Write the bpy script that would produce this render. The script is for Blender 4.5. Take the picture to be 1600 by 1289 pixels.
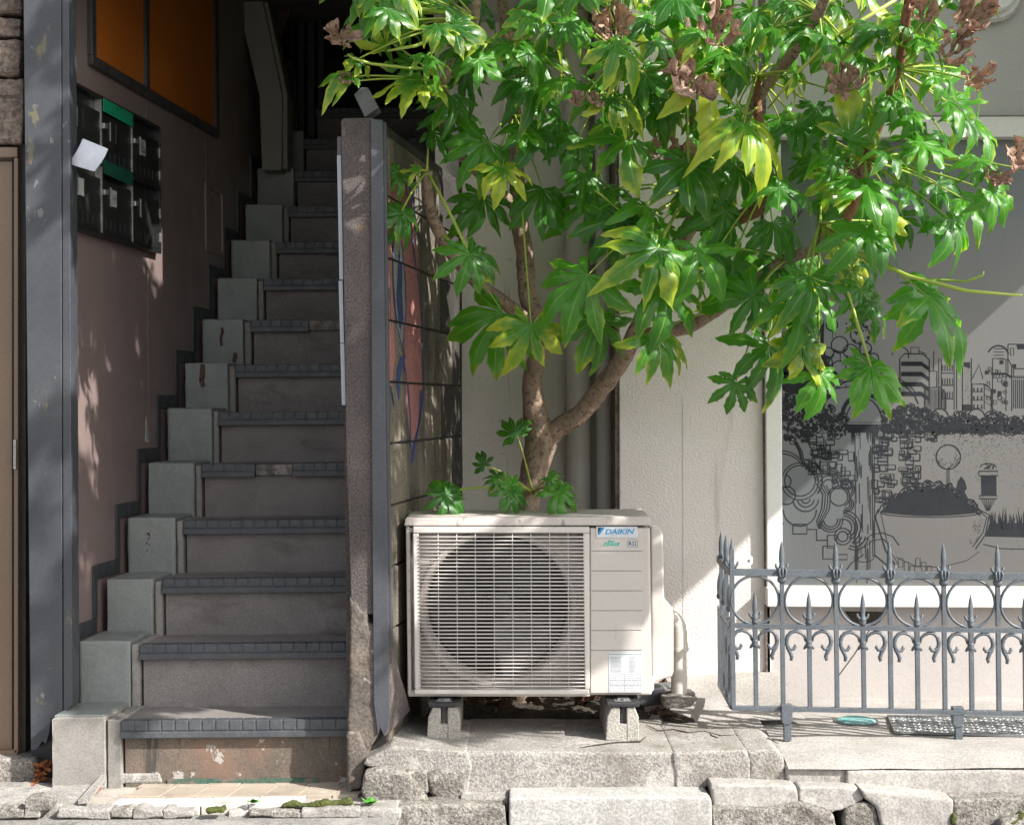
import bpy, bmesh, math, random
from mathutils import Vector, Matrix, noise
R = math.radians
rnd = random.Random(7)
sc = bpy.context.scene
for o in list(bpy.data.objects): bpy.data.objects.remove(o)
C = sc.collection

# ------------------------------------------------------------------ camera, world, sun, exposure
F = 2400.0; CAMZ = 1.2; ROLL = 0.0085
cam = bpy.data.cameras.new('camera'); camo = bpy.data.objects.new('camera', cam); C.objects.link(camo)
cam.sensor_width = 36; cam.lens = F / 1600 * 36; cam.clip_end = 500; cam.clip_start = 0.05
cam.shift_y = -9.5 / 1600
c_, s_ = math.cos(ROLL), math.sin(ROLL)
camo.matrix_world = Matrix(((c_, s_, 0, 0), (0, 0, -1, 0), (-s_, c_, 0, CAMZ), (0, 0, 0, 1)))
sc.camera = camo
SUN = Vector((-1.0, 0.6, -0.9)).normalized()          # the way the light travels
el = math.asin(-SUN.z); az = math.atan2(-SUN.x, -SUN.y)
w = bpy.data.worlds.new('World'); sc.world = w; w.use_nodes = True
nt = w.node_tree; bg = nt.nodes['Background']
sky = nt.nodes.new('ShaderNodeTexSky'); sky.sky_type = 'NISHITA'; sky.sun_disc = False
sky.sun_elevation = el; sky.sun_rotation = az; sky.dust_density = 2.5; sky.air_density = 1.0
hs = nt.nodes.new('ShaderNodeHueSaturation'); hs.inputs['Saturation'].default_value = 0.32
nt.links.new(sky.outputs[0], hs.inputs['Color']); nt.links.new(hs.outputs[0], bg.inputs[0]); bg.inputs[1].default_value = 0.14
sl = bpy.data.lights.new('sun', 'SUN'); sl.energy = 5.0; sl.angle = R(0.6); sl.color = (1.0, 0.96, 0.91)
so = bpy.data.objects.new('sun', sl); C.objects.link(so)
so.rotation_euler = SUN.to_track_quat('-Z', 'Y').to_euler(); so.location = (4, 0, 6)
sc.view_settings.view_transform = 'Standard'; sc.view_settings.look = 'None'
sc.view_settings.gamma = 1; sc.view_settings.exposure = 0.92; sc.view_settings.use_curve_mapping = False
sc.render.engine = 'CYCLES'; sc.cycles.max_bounces = 7; sc.cycles.diffuse_bounces = 4
sc.cycles.transmission_bounces = 4; sc.cycles.transparent_max_bounces = 6; sc.cycles.use_denoising = True
sc.cycles.caustics_reflective = False; sc.cycles.caustics_refractive = False

# ------------------------------------------------------------------ helpers
def ray(px, py):
    a = px - 800.0; b = 635.0 - py
    return (a * c_ + b * s_) / F, (-a * s_ + b * c_) / F
def W(px, py, D):                       # point seen at a photo pixel, D metres into the scene
    x, z = ray(px, py); return Vector((x * D, D, CAMZ + z * D))
def WG(px, py, z):                      # point seen at a pixel on the level plane z
    x, k = ray(px, py); D = (z - CAMZ) / k; return Vector((x * D, D, z))
def X(px, D): return ray(px, 635)[0] * D
def Z(py, D, px=800): return CAMZ + ray(px, py)[1] * D

def tag(o, label=None, cat=None, group=None, kind=None):
    if label: o['label'] = label
    if cat: o['category'] = cat
    if group: o['group'] = group
    if kind: o['kind'] = kind
    return o
def thing(name, loc, label, cat, group=None):
    o = bpy.data.objects.new(name, None); C.objects.link(o); o.location = loc; o.empty_display_size = 0.1
    return tag(o, label, cat, group)
def origin(o):
    v = Vector((0, 0, 0))
    while o: v += o.location; o = o.parent
    return v

class MB:
    def __init__(s): s.v = []; s.f = []; s.uv = None
    def add(s, vs, fs):
        n = len(s.v); s.v += [Vector(v) for v in vs]; s.f += [tuple(i + n for i in f) for f in fs]; return s
    def hexa(s, p):                     # 4 bottom corners + 4 top corners
        return s.add(p, [(3, 2, 1, 0), (4, 5, 6, 7), (0, 1, 5, 4), (1, 2, 6, 5), (2, 3, 7, 6), (3, 0, 4, 7)])
    def box(s, x0, x1, y0, y1, z0, z1):
        return s.hexa([(x0, y0, z0), (x1, y0, z0), (x1, y1, z0), (x0, y1, z0), (x0, y0, z1), (x1, y0, z1), (x1, y1, z1), (x0, y1, z1)])
    def pbox(s, xl, xr, yt, yb, D0, D1):    # box whose FRONT face fills the photo rectangle at D0
        a = W(xl, yb, D0); b = W(xr, yb, D0); c = W(xr, yt, D0); d = W(xl, yt, D0); k = Vector((0, D1 - D0, 0))
        return s.hexa([a, b, b + k, a + k, d, c, c + k, d + k])
    def prism(s, pts, vec):             # polygon extruded along vec
        n = len(pts); vec = Vector(vec)
        return s.add([Vector(p) for p in pts] + [Vector(p) + vec for p in pts],
                     [tuple(range(n)), tuple(reversed(range(n, 2 * n)))] + [(i, n + i, n + (i + 1) % n, (i + 1) % n) for i in range(n)])
    def pprism(s, pix, D0, D1):
        return s.prism([W(x, y, D0) for x, y in pix], (0, D1 - D0, 0))
    def tube(s, path, rad, seg=8, cap=True, squash=1.0):
        path = [Vector(p) for p in path]; n = len(path)
        if not hasattr(rad, '__len__'): rad = [rad] * n
        up = None; base = len(s.v); vs = []; fs = []
        for i, p in enumerate(path):
            t = (path[min(i + 1, n - 1)] - path[max(i - 1, 0)])
            if t.length < 1e-9: t = Vector((0, 0, 1))
            t.normalize()
            if up is None: up = t.orthogonal().normalized()
            else:
                up = up - t * up.dot(t)
                up = up.normalized() if up.length > 1e-6 else t.orthogonal().normalized()
            sd = t.cross(up)
            for k in range(seg):
                a = 2 * math.pi * k / seg
                vs.append(p + (up * math.cos(a) + sd * math.sin(a) * squash) * rad[i])
        for i in range(n - 1):
            for k in range(seg):
                k2 = (k + 1) % seg
                fs.append((i * seg + k, i * seg + k2, (i + 1) * seg + k2, (i + 1) * seg + k))
        if cap:
            fs.append(tuple(reversed(range(seg)))); fs.append(tuple((n - 1) * seg + k for k in range(seg)))
        return s.add(vs, fs)
    def lathe(s, c, prof, seg=12, sy=1.0):      # prof: (radius, z) about a vertical axis through c
        c = Vector(c); vs = []; fs = []
        for r, z in prof:
            for k in range(seg):
                a = 2 * math.pi * k / seg; vs.append(c + Vector((r * math.cos(a), r * math.sin(a) * sy, z)))
        for i in range(len(prof) - 1):
            for k in range(seg):
                k2 = (k + 1) % seg; fs.append((i * seg + k, i * seg + k2, (i + 1) * seg + k2, (i + 1) * seg + k))
        fs.append(tuple(reversed(range(seg)))); fs.append(tuple((len(prof) - 1) * seg + k for k in range(seg)))
        return s.add(vs, fs)
    def build(s, name, m, parent=None, smooth=False, bevel=0, recalc=True, org=None, seg=2, angle=35):
        me = bpy.data.meshes.new(name)
        if parent is not None: o0 = origin(parent)
        elif org is not None: o0 = Vector(org)
        else:
            xs = [v.x for v in s.v]; ys = [v.y for v in s.v]; zs = [v.z for v in s.v]
            o0 = Vector(((min(xs) + max(xs)) / 2, (min(ys) + max(ys)) / 2, min(zs)))
        me.from_pydata([v - o0 for v in s.v], [], s.f)
        if recalc:
            bm = bmesh.new(); bm.from_mesh(me); bmesh.ops.recalc_face_normals(bm, faces=bm.faces); bm.to_mesh(me); bm.free()
        if m: me.materials.append(m)
        if smooth:
            for p in me.polygons: p.use_smooth = True
        o = bpy.data.objects.new(name, me); C.objects.link(o)
        if parent is not None: o.parent = parent
        else: o.location = o0
        if bevel:
            b = o.modifiers.new('bevel', 'BEVEL'); b.width = bevel; b.segments = seg; b.limit_method = 'ANGLE'; b.angle_limit = R(angle)
            if smooth is None:
                pass
        return o
def autosmooth(o, ang=40):
    me = o.data
    for p in me.polygons: p.use_smooth = True
    bm = bmesh.new(); bm.from_mesh(me)
    for e in bm.edges:
        if len(e.link_faces) == 2 and e.calc_face_angle(0) > R(ang): e.smooth = False
    bm.to_mesh(me); bm.free(); return o
def nz(x, y, s, a): return noise.noise(Vector((x * s, y * s, 3.1))) * a
TEXS = {}
def roughen(o, vox=0.01, amt=0.012, scale=0.06, amt2=0.0, scale2=0.3, smooth=True):
    r = o.modifiers.new('remesh', 'REMESH'); r.mode = 'VOXEL'; r.voxel_size = vox; r.use_smooth_shade = smooth
    for a, sc_ in ((amt2, scale2), (amt, scale)):
        if a:
            key = round(sc_, 3)
            if key not in TEXS:
                t = bpy.data.textures.new('clouds', 'CLOUDS'); t.noise_scale = sc_; t.noise_depth = 3; TEXS[key] = t
            d = o.modifiers.new('displace', 'DISPLACE'); d.texture = TEXS[key]; d.strength = a; d.mid_level = 0.5
            d.texture_coords = 'GLOBAL'
    return o

# ------------------------------------------------------------------ materials
def col(c): return (c[0], c[1], c[2], 1)
class NB:
    def __init__(s, name):
        s.m = bpy.data.materials.new(name); s.m.use_nodes = True; s.t = s.m.node_tree; s.b = s.t.nodes['Principled BSDF']
        s.tc = s.t.nodes.new('ShaderNodeTexCoord')
    def n(s, typ, **kw):
        nd = s.t.nodes.new(typ)
        for k, v in kw.items(): setattr(nd, k, v)
        return nd
    def l(s, a, b): s.t.links.new(a, b)
    def set(s, sock, v):
        if isinstance(v, (int, float)): sock.default_value = v
        elif isinstance(v, (tuple, list)): sock.default_value = col(v) if len(sock.default_value) == 4 else v
        else: s.l(v, sock)
    def noise(s, scale, detail=4, rough=0.6, stretch=None, dist=0.0, geo=False, off=(0, 0, 0)):
        nn = s.n('ShaderNodeTexNoise'); nn.inputs['Scale'].default_value = scale; nn.inputs['Detail'].default_value = detail
        nn.inputs['Roughness'].default_value = rough; nn.inputs['Distortion'].default_value = dist
        src = s.tc.outputs['Object']
        if geo: src = s.n('ShaderNodeNewGeometry').outputs['Position']
        mp = s.n('ShaderNodeMapping'); s.l(src, mp.inputs[0]); mp.inputs['Location'].default_value = off
        if stretch: mp.inputs['Scale'].default_value = stretch
        s.l(mp.outputs[0], nn.inputs['Vector'])
        return nn.outputs[0]
    def ramp(s, fac, a, b, va=0.0, vb=1.0):
        mr = s.n('ShaderNodeMapRange'); mr.interpolation_type = 'SMOOTHSTEP'
        s.set(mr.inputs[0], fac); mr.inputs[1].default_value = a; mr.inputs[2].default_value = b
        mr.inputs[3].default_value = va; mr.inputs[4].default_value = vb
        return mr.outputs[0]
    def mix(s, fac, a, b, mode='MIX'):
        m = s.n('ShaderNodeMix', data_type='RGBA', blend_type=mode); s.set(m.inputs[0], fac); s.set(m.inputs[6], a); s.set(m.inputs[7], b)
        return m.outputs[2]
    def math(s, op, a, b=0.0):
        m = s.n('ShaderNodeMath', operation=op); s.set(m.inputs[0], a); s.set(m.inputs[1], b); return m.outputs[0]
    def bump(s, h, strength, dist=0.01, prev=None):
        b = s.n('ShaderNodeBump'); b.inputs['Strength'].default_value = strength; b.inputs['Distance'].default_value = dist
        s.l(h, b.inputs['Height'])
        if prev: s.l(prev, b.inputs['Normal'])
        return b.outputs[0]
def mat(name, c1, c2=None, scale=4, grain=90, gamt=0.25, rough=0.75, rvar=0.1, bump=0.25, bdist=0.004, bscale=None, stains=(), metal=0, spec=0.5, geo=False):
    """mottled surface; stains = (colour, scale, threshold, softness, stretch, strength)"""
    q = NB(name); c2 = c2 or tuple(x * 0.8 for x in c1)
    base = q.mix(q.ramp(q.noise(scale, 5, geo=geo), 0.32, 0.68), c1, c2)
    g = q.noise(grain, 3, 0.7, geo=geo)
    gr = q.ramp(g, 0.3, 0.7, 1 - gamt, 1 + gamt * 0.6)
    cc = q.n('ShaderNodeCombineColor'); 
    for i in range(3): q.l(gr, cc.inputs[i])
    base = q.mix(1.0, base, cc.outputs[0], 'MULTIPLY')
    for i, (sc_, ssc, th, soft, st, amt) in enumerate(stains):
        f = q.ramp(q.noise(ssc, 6, 0.65, stretch=st, dist=0.3, geo=geo, off=(i * 3.7, i * 1.3, i * 2.1)), th, th + soft, 0, amt)
        base = q.mix(f, base, sc_)
    q.l(base, q.b.inputs['Base Color'])
    q.l(q.ramp(q.noise(scale * 3, 4, geo=geo), 0.3, 0.7, rough - rvar, rough + rvar), q.b.inputs['Roughness'])
    q.b.inputs['Metallic'].default_value = metal; q.b.inputs['Specular IOR Level'].default_value = spec
    if bump:
        h = q.noise(bscale or grain, 4, 0.6, geo=geo)
        q.l(q.bump(h, bump, bdist), q.b.inputs['Normal'])
    return q.m
M = {}
UPV = (1, 1, 0.08)                       # vertical streaks
M['asphalt'] = mat('asphalt', (.20, .19, .18), (.26, .25, .235), 3, 160, .5, .9, bump=.6, bdist=.003, stains=[((.34, .32, .29), 5, .56, .1, None, .6), ((.08, .08, .07), 9, .6, .08, None, .5)], geo=True)
M['pavement'] = mat('pavement_concrete', (.34, .32, .295), (.25, .235, .215), 5, 140, .4, .9, bump=.7, bdist=.004, stains=[((.16, .14, .12), 7, .57, .12, None, .7), ((.5, .47, .43), 9, .56, .1, None, .6)], geo=True)
M['platform'] = mat('platform_concrete', (.33, .308, .282), (.25, .232, .21), 4, 130, .5, .88, bump=.8, bdist=.004, stains=[((.17, .145, .12), 4, .50, .18, None, .75), ((.13, .125, .085), 10, .60, .1, None, .6), ((.46, .43, .40), 7, .60, .08, None, .6)], geo=True)
M['slab'] = mat('pale_slab_concrete', (.38, .355, .33), (.30, .28, .258), 4, 130, .3, .88, bump=.5, bdist=.003, stains=[((.24, .22, .19), 6, .58, .15, None, .5)], geo=True)
M['rock'] = mat('rough_aggregate_stone', (.29, .268, .238), (.17, .155, .135), 9, 110, .6, .92, bump=1.0, bdist=.006, stains=[((.1, .09, .075), 16, .56, .1, None, .7), ((.45, .43, .39), 22, .6, .08, None, .6)], geo=True)
M['kerb'] = mat('white_kerb_concrete', (.41, .40, .38), (.35, .34, .32), 5, 140, .35, .85, bump=.5, bdist=.002, stains=[((.22, .20, .175), 5, .52, .16, None, .6), ((.14, .13, .11), 18, .64, .05, None, .5)], geo=True)
M['soil'] = mat('dark_soil', (.035, .026, .02), (.06, .045, .032), 14, 60, .6, .95, bump=1, bdist=.02, geo=True)
M['crack'] = mat('crack_dirt', (.03, .025, .02), (.05, .04, .03), 20, 60, .5, .95, bump=.5)
M['stucco'] = None
def stucco(name, c1, c2, stains=()):
    q = NB(name)
    base = q.mix(q.ramp(q.noise(3, 5, geo=True), 0.3, 0.7), c1, c2)
    for i, (sc_, ssc, th, soft, st, amt) in enumerate(stains):
        f = q.ramp(q.noise(ssc, 6, 0.65, stretch=st, dist=0.3, geo=True, off=(i * 3.7, i * 1.3, i * 2.1)), th, th + soft, 0, amt)
        base = q.mix(f, base, sc_)
    q.l(base, q.b.inputs['Base Color']); q.b.inputs['Roughness'].default_value = .82; q.b.inputs['Specular IOR Level'].default_value = .3
    h = q.math('ADD', q.ramp(q.noise(120, 3, .55, geo=True), .36, .68), q.math('MULTIPLY', q.noise(260, 3, geo=True), .3))
    q.l(q.bump(h, .42, .003), q.b.inputs['Normal']); return q.m
M['stucco'] = stucco('cream_stucco', (.70, .65, .62), (.64, .59, .56), [((.36, .30, .26), 10, .60, .14, UPV, .5), ((.45, .40, .35), 2.2, .56, .2, None, .45), ((.3, .27, .24), 26, .68, .06, None, .5)])
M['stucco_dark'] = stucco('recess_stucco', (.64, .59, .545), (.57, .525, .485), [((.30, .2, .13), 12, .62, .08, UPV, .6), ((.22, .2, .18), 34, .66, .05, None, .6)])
M['grey_render'] = mat('grey_render', (.46, .44, .425), (.41, .395, .385), 5, 200, .15, .7, bump=.35, bdist=.001, geo=True)
M['lower_panel'] = mat('lower_panel', (.42, .385, .37), (.385, .355, .34), 3, 220, .12, .55, bump=.15, bdist=.001, stains=[((.3, .26, .22), 6, .66, .1, (1, 1, .2), .4)], geo=True)
M['joint'] = mat('dirty_joint', (.20, .165, .15), (.12, .09, .08), 18, 90, .5, .9, bump=.8, bdist=.004, geo=True)
M['white_frame'] = mat('white_painted_frame', (.72, .70, .67), (.66, .64, .61), 3, 150, .06, .45, bump=.12, bdist=.001, stains=[((.4, .37, .33), 8, .66, .1, UPV, .35)], geo=True)
M['mauve'] = mat('mauve_wall_panel', (.205, .152, .142), (.178, .132, .124), 2, 200, .06, .42, bump=.06, bdist=.001, stains=[((.42, .33, .3), 30, .735, .01, (1, 1, .5), .8), ((.09, .065, .06), 3, .6, .2, UPV, .4)], geo=True)
M['baseboard'] = mat('dark_baseboard', (.028, .03, .034), (.04, .042, .046), 8, 100, .2, .5, bump=.2, bdist=.001, geo=True)
M['cheek'] = mat('grey_cheek_paint', (.235, .25, .238), (.20, .213, .205), 4, 120, .12, .48, bump=.3, bdist=.002, stains=[((.12, .1, .09), 9, .66, .04, None, .6), ((.33, .33, .31), 14, .66, .05, None, .5)], geo=True)
M['cheek_bare'] = mat('bare_grey_cheek', (.22, .205, .185), (.26, .245, .225), 6, 130, .2, .75, bump=.4, bdist=.002, stains=[((.13, .11, .09), 9, .6, .1, None, .6)], geo=True)
M['carpet'] = mat('grey_stair_sheet', (.235, .212, .200), (.185, .168, .158), 5, 240, .35, .8, bump=.35, bdist=.0015, stains=[((.10, .083, .074), 4, .52, .2, (1, 1, 2.5), .7), ((.27, .25, .235), 9, .63, .1, (1, 1, 2), .5)], geo=True)
M['riser_old'] = mat('worn_brown_riser', (.155, .118, .088), (.095, .08, .066), 5, 120, .3, .75, bump=.4, bdist=.002, stains=[((.20, .115, .08), 4, .52, .14, None, .5), ((.13, .13, .09), 6, .56, .1, None, .6), ((.40, .38, .36), 9, .60, .02, (1, 1, .8), .8), ((.03, .028, .025), 14, .60, .04, UPV, .75)], geo=True)
M['nosing'] = mat('slate_rubber_nosing', (.052, .057, .065), (.072, .077, .085), 9, 90, .2, .5, bump=.3, bdist=.001, stains=[((.14, .135, .13), 14, .66, .08, None, .5)], geo=True)
M['nosing_worn'] = mat('worn_nosing_concrete', (.30, .27, .25), (.09, .08, .075), 14, 90, .3, .85, bump=.6, bdist=.003, geo=True)
M['post'] = mat('blue_grey_post_paint', (.042, .047, .056), (.060, .063, .071), 3, 120, .12, .5, bump=.25, bdist=.0015, stains=[((.15, .13, .07), 9, .61, .05, (1, 1, .5), .7), ((.19, .19, .19), 26, .65, .03, (1, 1, .5), .6), ((.035, .04, .05), 6, .6, .15, None, .5)], geo=True)
M['rotwood'] = mat('rotten_wood', (.06, .045, .035), (.1, .08, .06), 12, 90, .4, .9, bump=.8, bdist=.005)
M['brown_metal'] = mat('brown_metal_door', (.21, .145, .098), (.18, .125, .085), 2, 160, .1, .4, bump=.08, bdist=.001, stains=[((.25, .2, .16), 14, .68, .04, (1, 1, .4), .4)], geo=True)
M['brown_dark'] = mat('dark_brown_frame', (.022, .015, .012), (.035, .026, .02), 5, 100, .2, .5)
M['oldwood'] = mat('weathered_grey_wood', (.24, .19, .155), (.13, .10, .08), 6, 70, .5, .9, bump=1, bdist=.006, bscale=40, stains=[((.26, .22, .19), 14, .58, .08, (.2, 1, 2.5), .7), ((.035, .025, .02), 18, .58, .06, (.15, 1, 3), .8)], geo=True)
M['orange_pane'] = None
q = NB('amber_window_pane')
q.l(q.mix(q.ramp(q.noise(1.5, 3, geo=True), .3, .7), (.46, .13, .012), (.36, .09, .008)), q.b.inputs['Base Color'])
q.b.inputs['Roughness'].default_value = .5; q.l(q.bump(q.noise(500, 2, geo=True), .3, .001), q.b.inputs['Normal']); M['orange_pane'] = q.m
M['frame_dark'] = mat('dark_window_frame', (.03, .028, .03), (.045, .04, .04), 6, 100, .2, .5)
M['mailbox'] = mat('black_mailbox_paint', (.012, .013, .013), (.018, .019, .018), 5, 110, .2, .38, bump=.15, bdist=.001, stains=[((.12, .12, .11), 12, .68, .06, None, .5)], geo=True)
M['steel'] = mat('dull_steel', (.42, .41, .40), (.3, .29, .28), 12, 100, .25, .4, metal=.7, bump=.1)
M['tape'] = mat('green_tape', (.012, .30, .15), (.01, .22, .11), 12, 90, .2, .35, bump=.2)
M['tape_dull'] = mat('dull_green_tape', (.008, .09, .055), (.006, .055, .035), 22, 90, .2, .4, bump=.2)
M['paper'] = mat('white_paper', (.66, .68, .74), (.6, .62, .68), 3, 80, .05, .6, bump=.1)
M['card'] = mat('name_card', (.42, .41, .40), (.36, .35, .34), 12, 80, .15, .6, bump=.1)
M['ink'] = mat('black_ink', (.02, .02, .022), (.025, .025, .028), 12, 80, .05, .5, bump=0)
M['column'] = mat('off_white_column', (.30, .285, .25), (.25, .24, .21), 5, 110, .15, .8, bump=.6, bdist=.004, stains=[((.15, .12, .1), 6, .62, .1, UPV, .5)], geo=True)
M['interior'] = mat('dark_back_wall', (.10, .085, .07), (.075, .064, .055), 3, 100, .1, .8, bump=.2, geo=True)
M['blackiron'] = mat('black_iron_bar', (.012, .012, .014), (.02, .02, .022), 6, 100, .2, .5)
M['rustbrown'] = mat('red_brown_steel', (.085, .035, .026), (.05, .025, .02), 9, 100, .3, .6)
M['pillar'] = mat('rough_brown_pillar', (.125, .10, .095), (.078, .066, .063), 5, 150, .5, .88, bump=.9, bdist=.004, stains=[((.055, .05, .05), 5, .52, .2, (1, 1, .35), .75), ((.20, .15, .08), 8, .64, .08, None, .5)], geo=True)
M['pillar_base'] = mat('cracked_plaster_base', (.150, .122, .10), (.095, .08, .07), 9, 110, .4, .85, bump=.8, bdist=.004, stains=[((.42, .40, .40), 11, .6, .05, None, .75), ((.07, .06, .055), 8, .58, .08, None, .75)], geo=True)
M['trim'] = mat('slate_trim', (.052, .055, .064), (.07, .073, .083), 3, 110, .15, .48, bump=.2, bdist=.001, stains=[((.5, .48, .46), 40, .69, .015, (1, 1, .35), .9), ((.035, .036, .04), 5, .58, .15, UPV, .5)], geo=True)
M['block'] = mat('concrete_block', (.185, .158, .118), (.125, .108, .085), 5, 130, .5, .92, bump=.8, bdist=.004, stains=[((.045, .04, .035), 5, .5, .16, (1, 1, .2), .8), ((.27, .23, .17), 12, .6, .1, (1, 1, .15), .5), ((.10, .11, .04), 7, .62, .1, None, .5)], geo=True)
M['block_dark'] = mat('mould_shade_block', (.05, .045, .038), (.028, .026, .022), 5, 130, .5, .92, bump=.8, bdist=.004, stains=[((.12, .10, .08), 8, .6, .1, (1, 1, .2), .6)], geo=True)  # mould stains; shade at the wall's far end is mixed into this darker colour
M['mortar'] = mat('dark_mortar', (.035, .03, .028), (.05, .045, .04), 12, 100, .3, .95)
M['pink_paint'] = mat('pink_spray_paint', (.36, .145, .14), (.27, .115, .11), 5, 130, .35, .85, bump=.7, bdist=.003, stains=[((.09, .06, .055), 14, .62, .08, (1, 1, .3), .6), ((.6, .5, .48), 30, .70, .02, (1, 1, .5), .8)], geo=True)
M['blue_paint'] = mat('blue_spray_paint', (.03, .05, .17), (.025, .04, .12), 8, 130, .3, .8, bump=.6, bdist=.003, geo=True)
M['grey_paint'] = mat('grey_spray_paint', (.26, .25, .22), (.19, .18, .16), 8, 130, .35, .85, bump=.6, bdist=.003, geo=True)
M['sign_white'] = mat('white_sign_board', (.50, .53, .58), (.45, .48, .53), 4, 80, .05, .4)
M['ac'] = mat('cream_appliance_paint', (.52, .48, .44), (.485, .45, .415), 3, 160, .04, .38, bump=.05, bdist=.001, stains=[((.30, .26, .24), 16, .66, .08, (1, 1, .25), .45)], geo=True)
M['ac_lid'] = mat('dusty_appliance_lid', (.52, .47, .43), (.44, .395, .365), 6, 160, .12, .5, bump=.1, bdist=.001, stains=[((.12, .10, .10), 22, .58, .1, (1, 1, .35), .8)], geo=True)
M['ac_grille'] = mat('white_grille_plastic', (.58, .54, .505), (.54, .505, .475), 5, 160, .04, .35, bump=0)
M['ac_inner'] = mat('dusty_inner_panel', (.34, .30, .285), (.26, .23, .215), 8, 140, .2, .6, bump=.1, stains=[((.08, .06, .06), 12, .58, .12, None, .6)])
M['ac_dark'] = mat('dark_fan_plastic', (.008, .007, .009), (.016, .014, .018), 7, 80, .2, .4)
M['cyan'] = mat('cyan_print', (.0, .26, .52), (.0, .26, .52), 4, 80, 0, .4, bump=0)
M['navy'] = mat('navy_print', (.01, .03, .07), (.01, .03, .07), 4, 80, 0, .4, bump=0)
M['teal'] = mat('teal_print', (.0, .40, .30), (.0, .40, .30), 4, 80, 0, .4, bump=0)
M['label'] = mat('white_label_sticker', (.56, .58, .60), (.54, .56, .58), 4, 80, .03, .35, bump=0)
M['greyink'] = mat('grey_fine_print', (.16, .17, .19), (.16, .17, .19), 4, 80, 0, .5, bump=0)
M['footblock'] = mat('foot_block_concrete', (.40, .375, .335), (.33, .31, .275), 14, 160, .45, .9, bump=.9, bdist=.003, geo=True)
M['rubber'] = mat('black_rubber', (.022, .023, .026), (.035, .035, .038), 12, 80, .2, .55)
M['pvc'] = mat('cream_pvc_pipe', (.62, .565, .50), (.57, .52, .46), 4, 100, .05, .38, bump=.05, stains=[((.4, .34, .3), 7, .62, .15, UPV, .5)], geo=True)
M['pvc_grey'] = mat('taupe_painted_pipe', (.66, .61, .56), (.60, .55, .51), 4, 100, .06, .5, bump=.05, stains=[((.2, .16, .13), 9, .62, .12, UPV, .5)], geo=True)
M['greypipe'] = mat('dark_grey_pipe', (.075, .08, .085), (.1, .105, .11), 5, 100, .1, .4)
M['iron'] = mat('blue_grey_iron_paint', (.075, .088, .102), (.10, .114, .128), 12, 130, .18, .42, bump=.55, bdist=.0025, bscale=170, stains=[((.27, .28, .28), 30, .68, .05, None, .5)], geo=True)
M['teal_lid'] = mat('teal_cast_lid', (.16, .38, .37), (.25, .44, .42), 14, 120, .3, .6, bump=.5, bdist=.002)
M['plate'] = mat('checker_plate_steel', (.19, .2, .205), (.25, .255, .25), 10, 120, .3, .5, metal=.3, bump=.3, bdist=.001)
M['tile'] = mat('beige_landing_tile', (.40, .335, .265), (.33, .28, .225), 6, 140, .12, .6, bump=.15, bdist=.001, stains=[((.2, .16, .13), 6, .56, .15, None, .6), ((.5, .46, .41), 8, .6, .1, None, .5)], geo=True)
M['tile_edge'] = mat('white_edge_tile', (.56, .54, .50), (.48, .46, .42), 8, 140, .1, .55, bump=.2, stains=[((.25, .2, .17), 8, .6, .1, None, .5)], geo=True)
M['grout'] = mat('pale_grout', (.42, .38, .33), (.3, .27, .23), 12, 120, .3, .9, geo=True)
M['moss'] = mat('moss', (.05, .065, .012), (.09, .10, .02), 25, 120, .5, .95, bump=1, bdist=.006)
M['weed'] = mat('weed_leaf', (.08, .26, .03), (.05, .2, .025), 9, 80, .1, .5, bump=.1)
M['dryleaf'] = mat('dry_brown_leaf', (.17, .085, .05), (.10, .05, .032), 18, 90, .3, .8, bump=.3)
M['orangeleaf'] = mat('dry_orange_leaf', (.38, .13, .045), (.25, .085, .03), 18, 90, .3, .75, bump=.3)
M['lamp_rim'] = mat('lamp_rim_metal', (.5, .49, .46), (.45, .44, .41), 12, 80, .05, .35, metal=.2)
M['lamp_glass'] = mat('milky_lamp_glass', (.62, .62, .56), (.6, .6, .55), 12, 80, .02, .2, bump=0)
M['greybox'] = mat('grey_metal_box', (.15, .15, .165), (.12, .12, .135), 6, 80, .1, .45)
M['cable'] = mat('black_cable', (.015, .015, .017), (.02, .02, .022), 6, 80, 0, .45, bump=0)
# window film
q = NB('frosted_window_film')
b1 = q.mix(q.ramp(q.noise(1.1, 2, .4, geo=True, off=(.35, 0, .1)), .42, .62), (.105, .115, .120), (.135, .130, .124))
b1 = q.mix(q.ramp(q.noise(300, 2, .5, stretch=(1, 1, .03), geo=True), .3, .7, 0, .25), b1, (.15, .15, .15))
q.l(b1, q.b.inputs['Base Color']); q.b.inputs['Roughness'].default_value = .34; q.b.inputs['Specular IOR Level'].default_value = .6
q.b.inputs['Metallic'].default_value = .35
M['film'] = q.m
M['film_ink'] = mat('film_dark_ink', (.018, .020, .024), (.022, .024, .028), 10, 80, .05, .8, bump=0, spec=.15)
# bark
def bark(name, c1, c2, c3):
    q = NB(name)
    b = q.mix(q.ramp(q.noise(18, 5), .35, .65), c1, c2)
    b = q.mix(q.ramp(q.noise(60, 4, .7), .52, .62), b, c3)
    q.l(b, q.b.inputs['Base Color']); q.b.inputs['Roughness'].default_value = .85
    h = q.math('ADD', q.noise(70, 5, .7), q.math('MULTIPLY', q.noise(22, 3), 1.2))
    q.l(q.bump(h, 1.0, .008), q.b.inputs['Normal']); return q.m
M['bark'] = bark('brown_bark', (.33, .235, .17), (.24, .17, .125), (.13, .09, .065))
M['bark_red'] = bark('red_brown_shoot_bark', (.30, .13, .07), (.20, .085, .05), (.09, .045, .03))
# petiole
q = NB('yellow_green_petiole'); oi = q.n('ShaderNodeObjectInfo')
q.l(q.mix(oi.outputs['Random'], (.20, .30, .035), (.36, .42, .08)), q.b.inputs['Base Color']); q.b.inputs['Roughness'].default_value = .4
M['petiole'] = q.m
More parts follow.
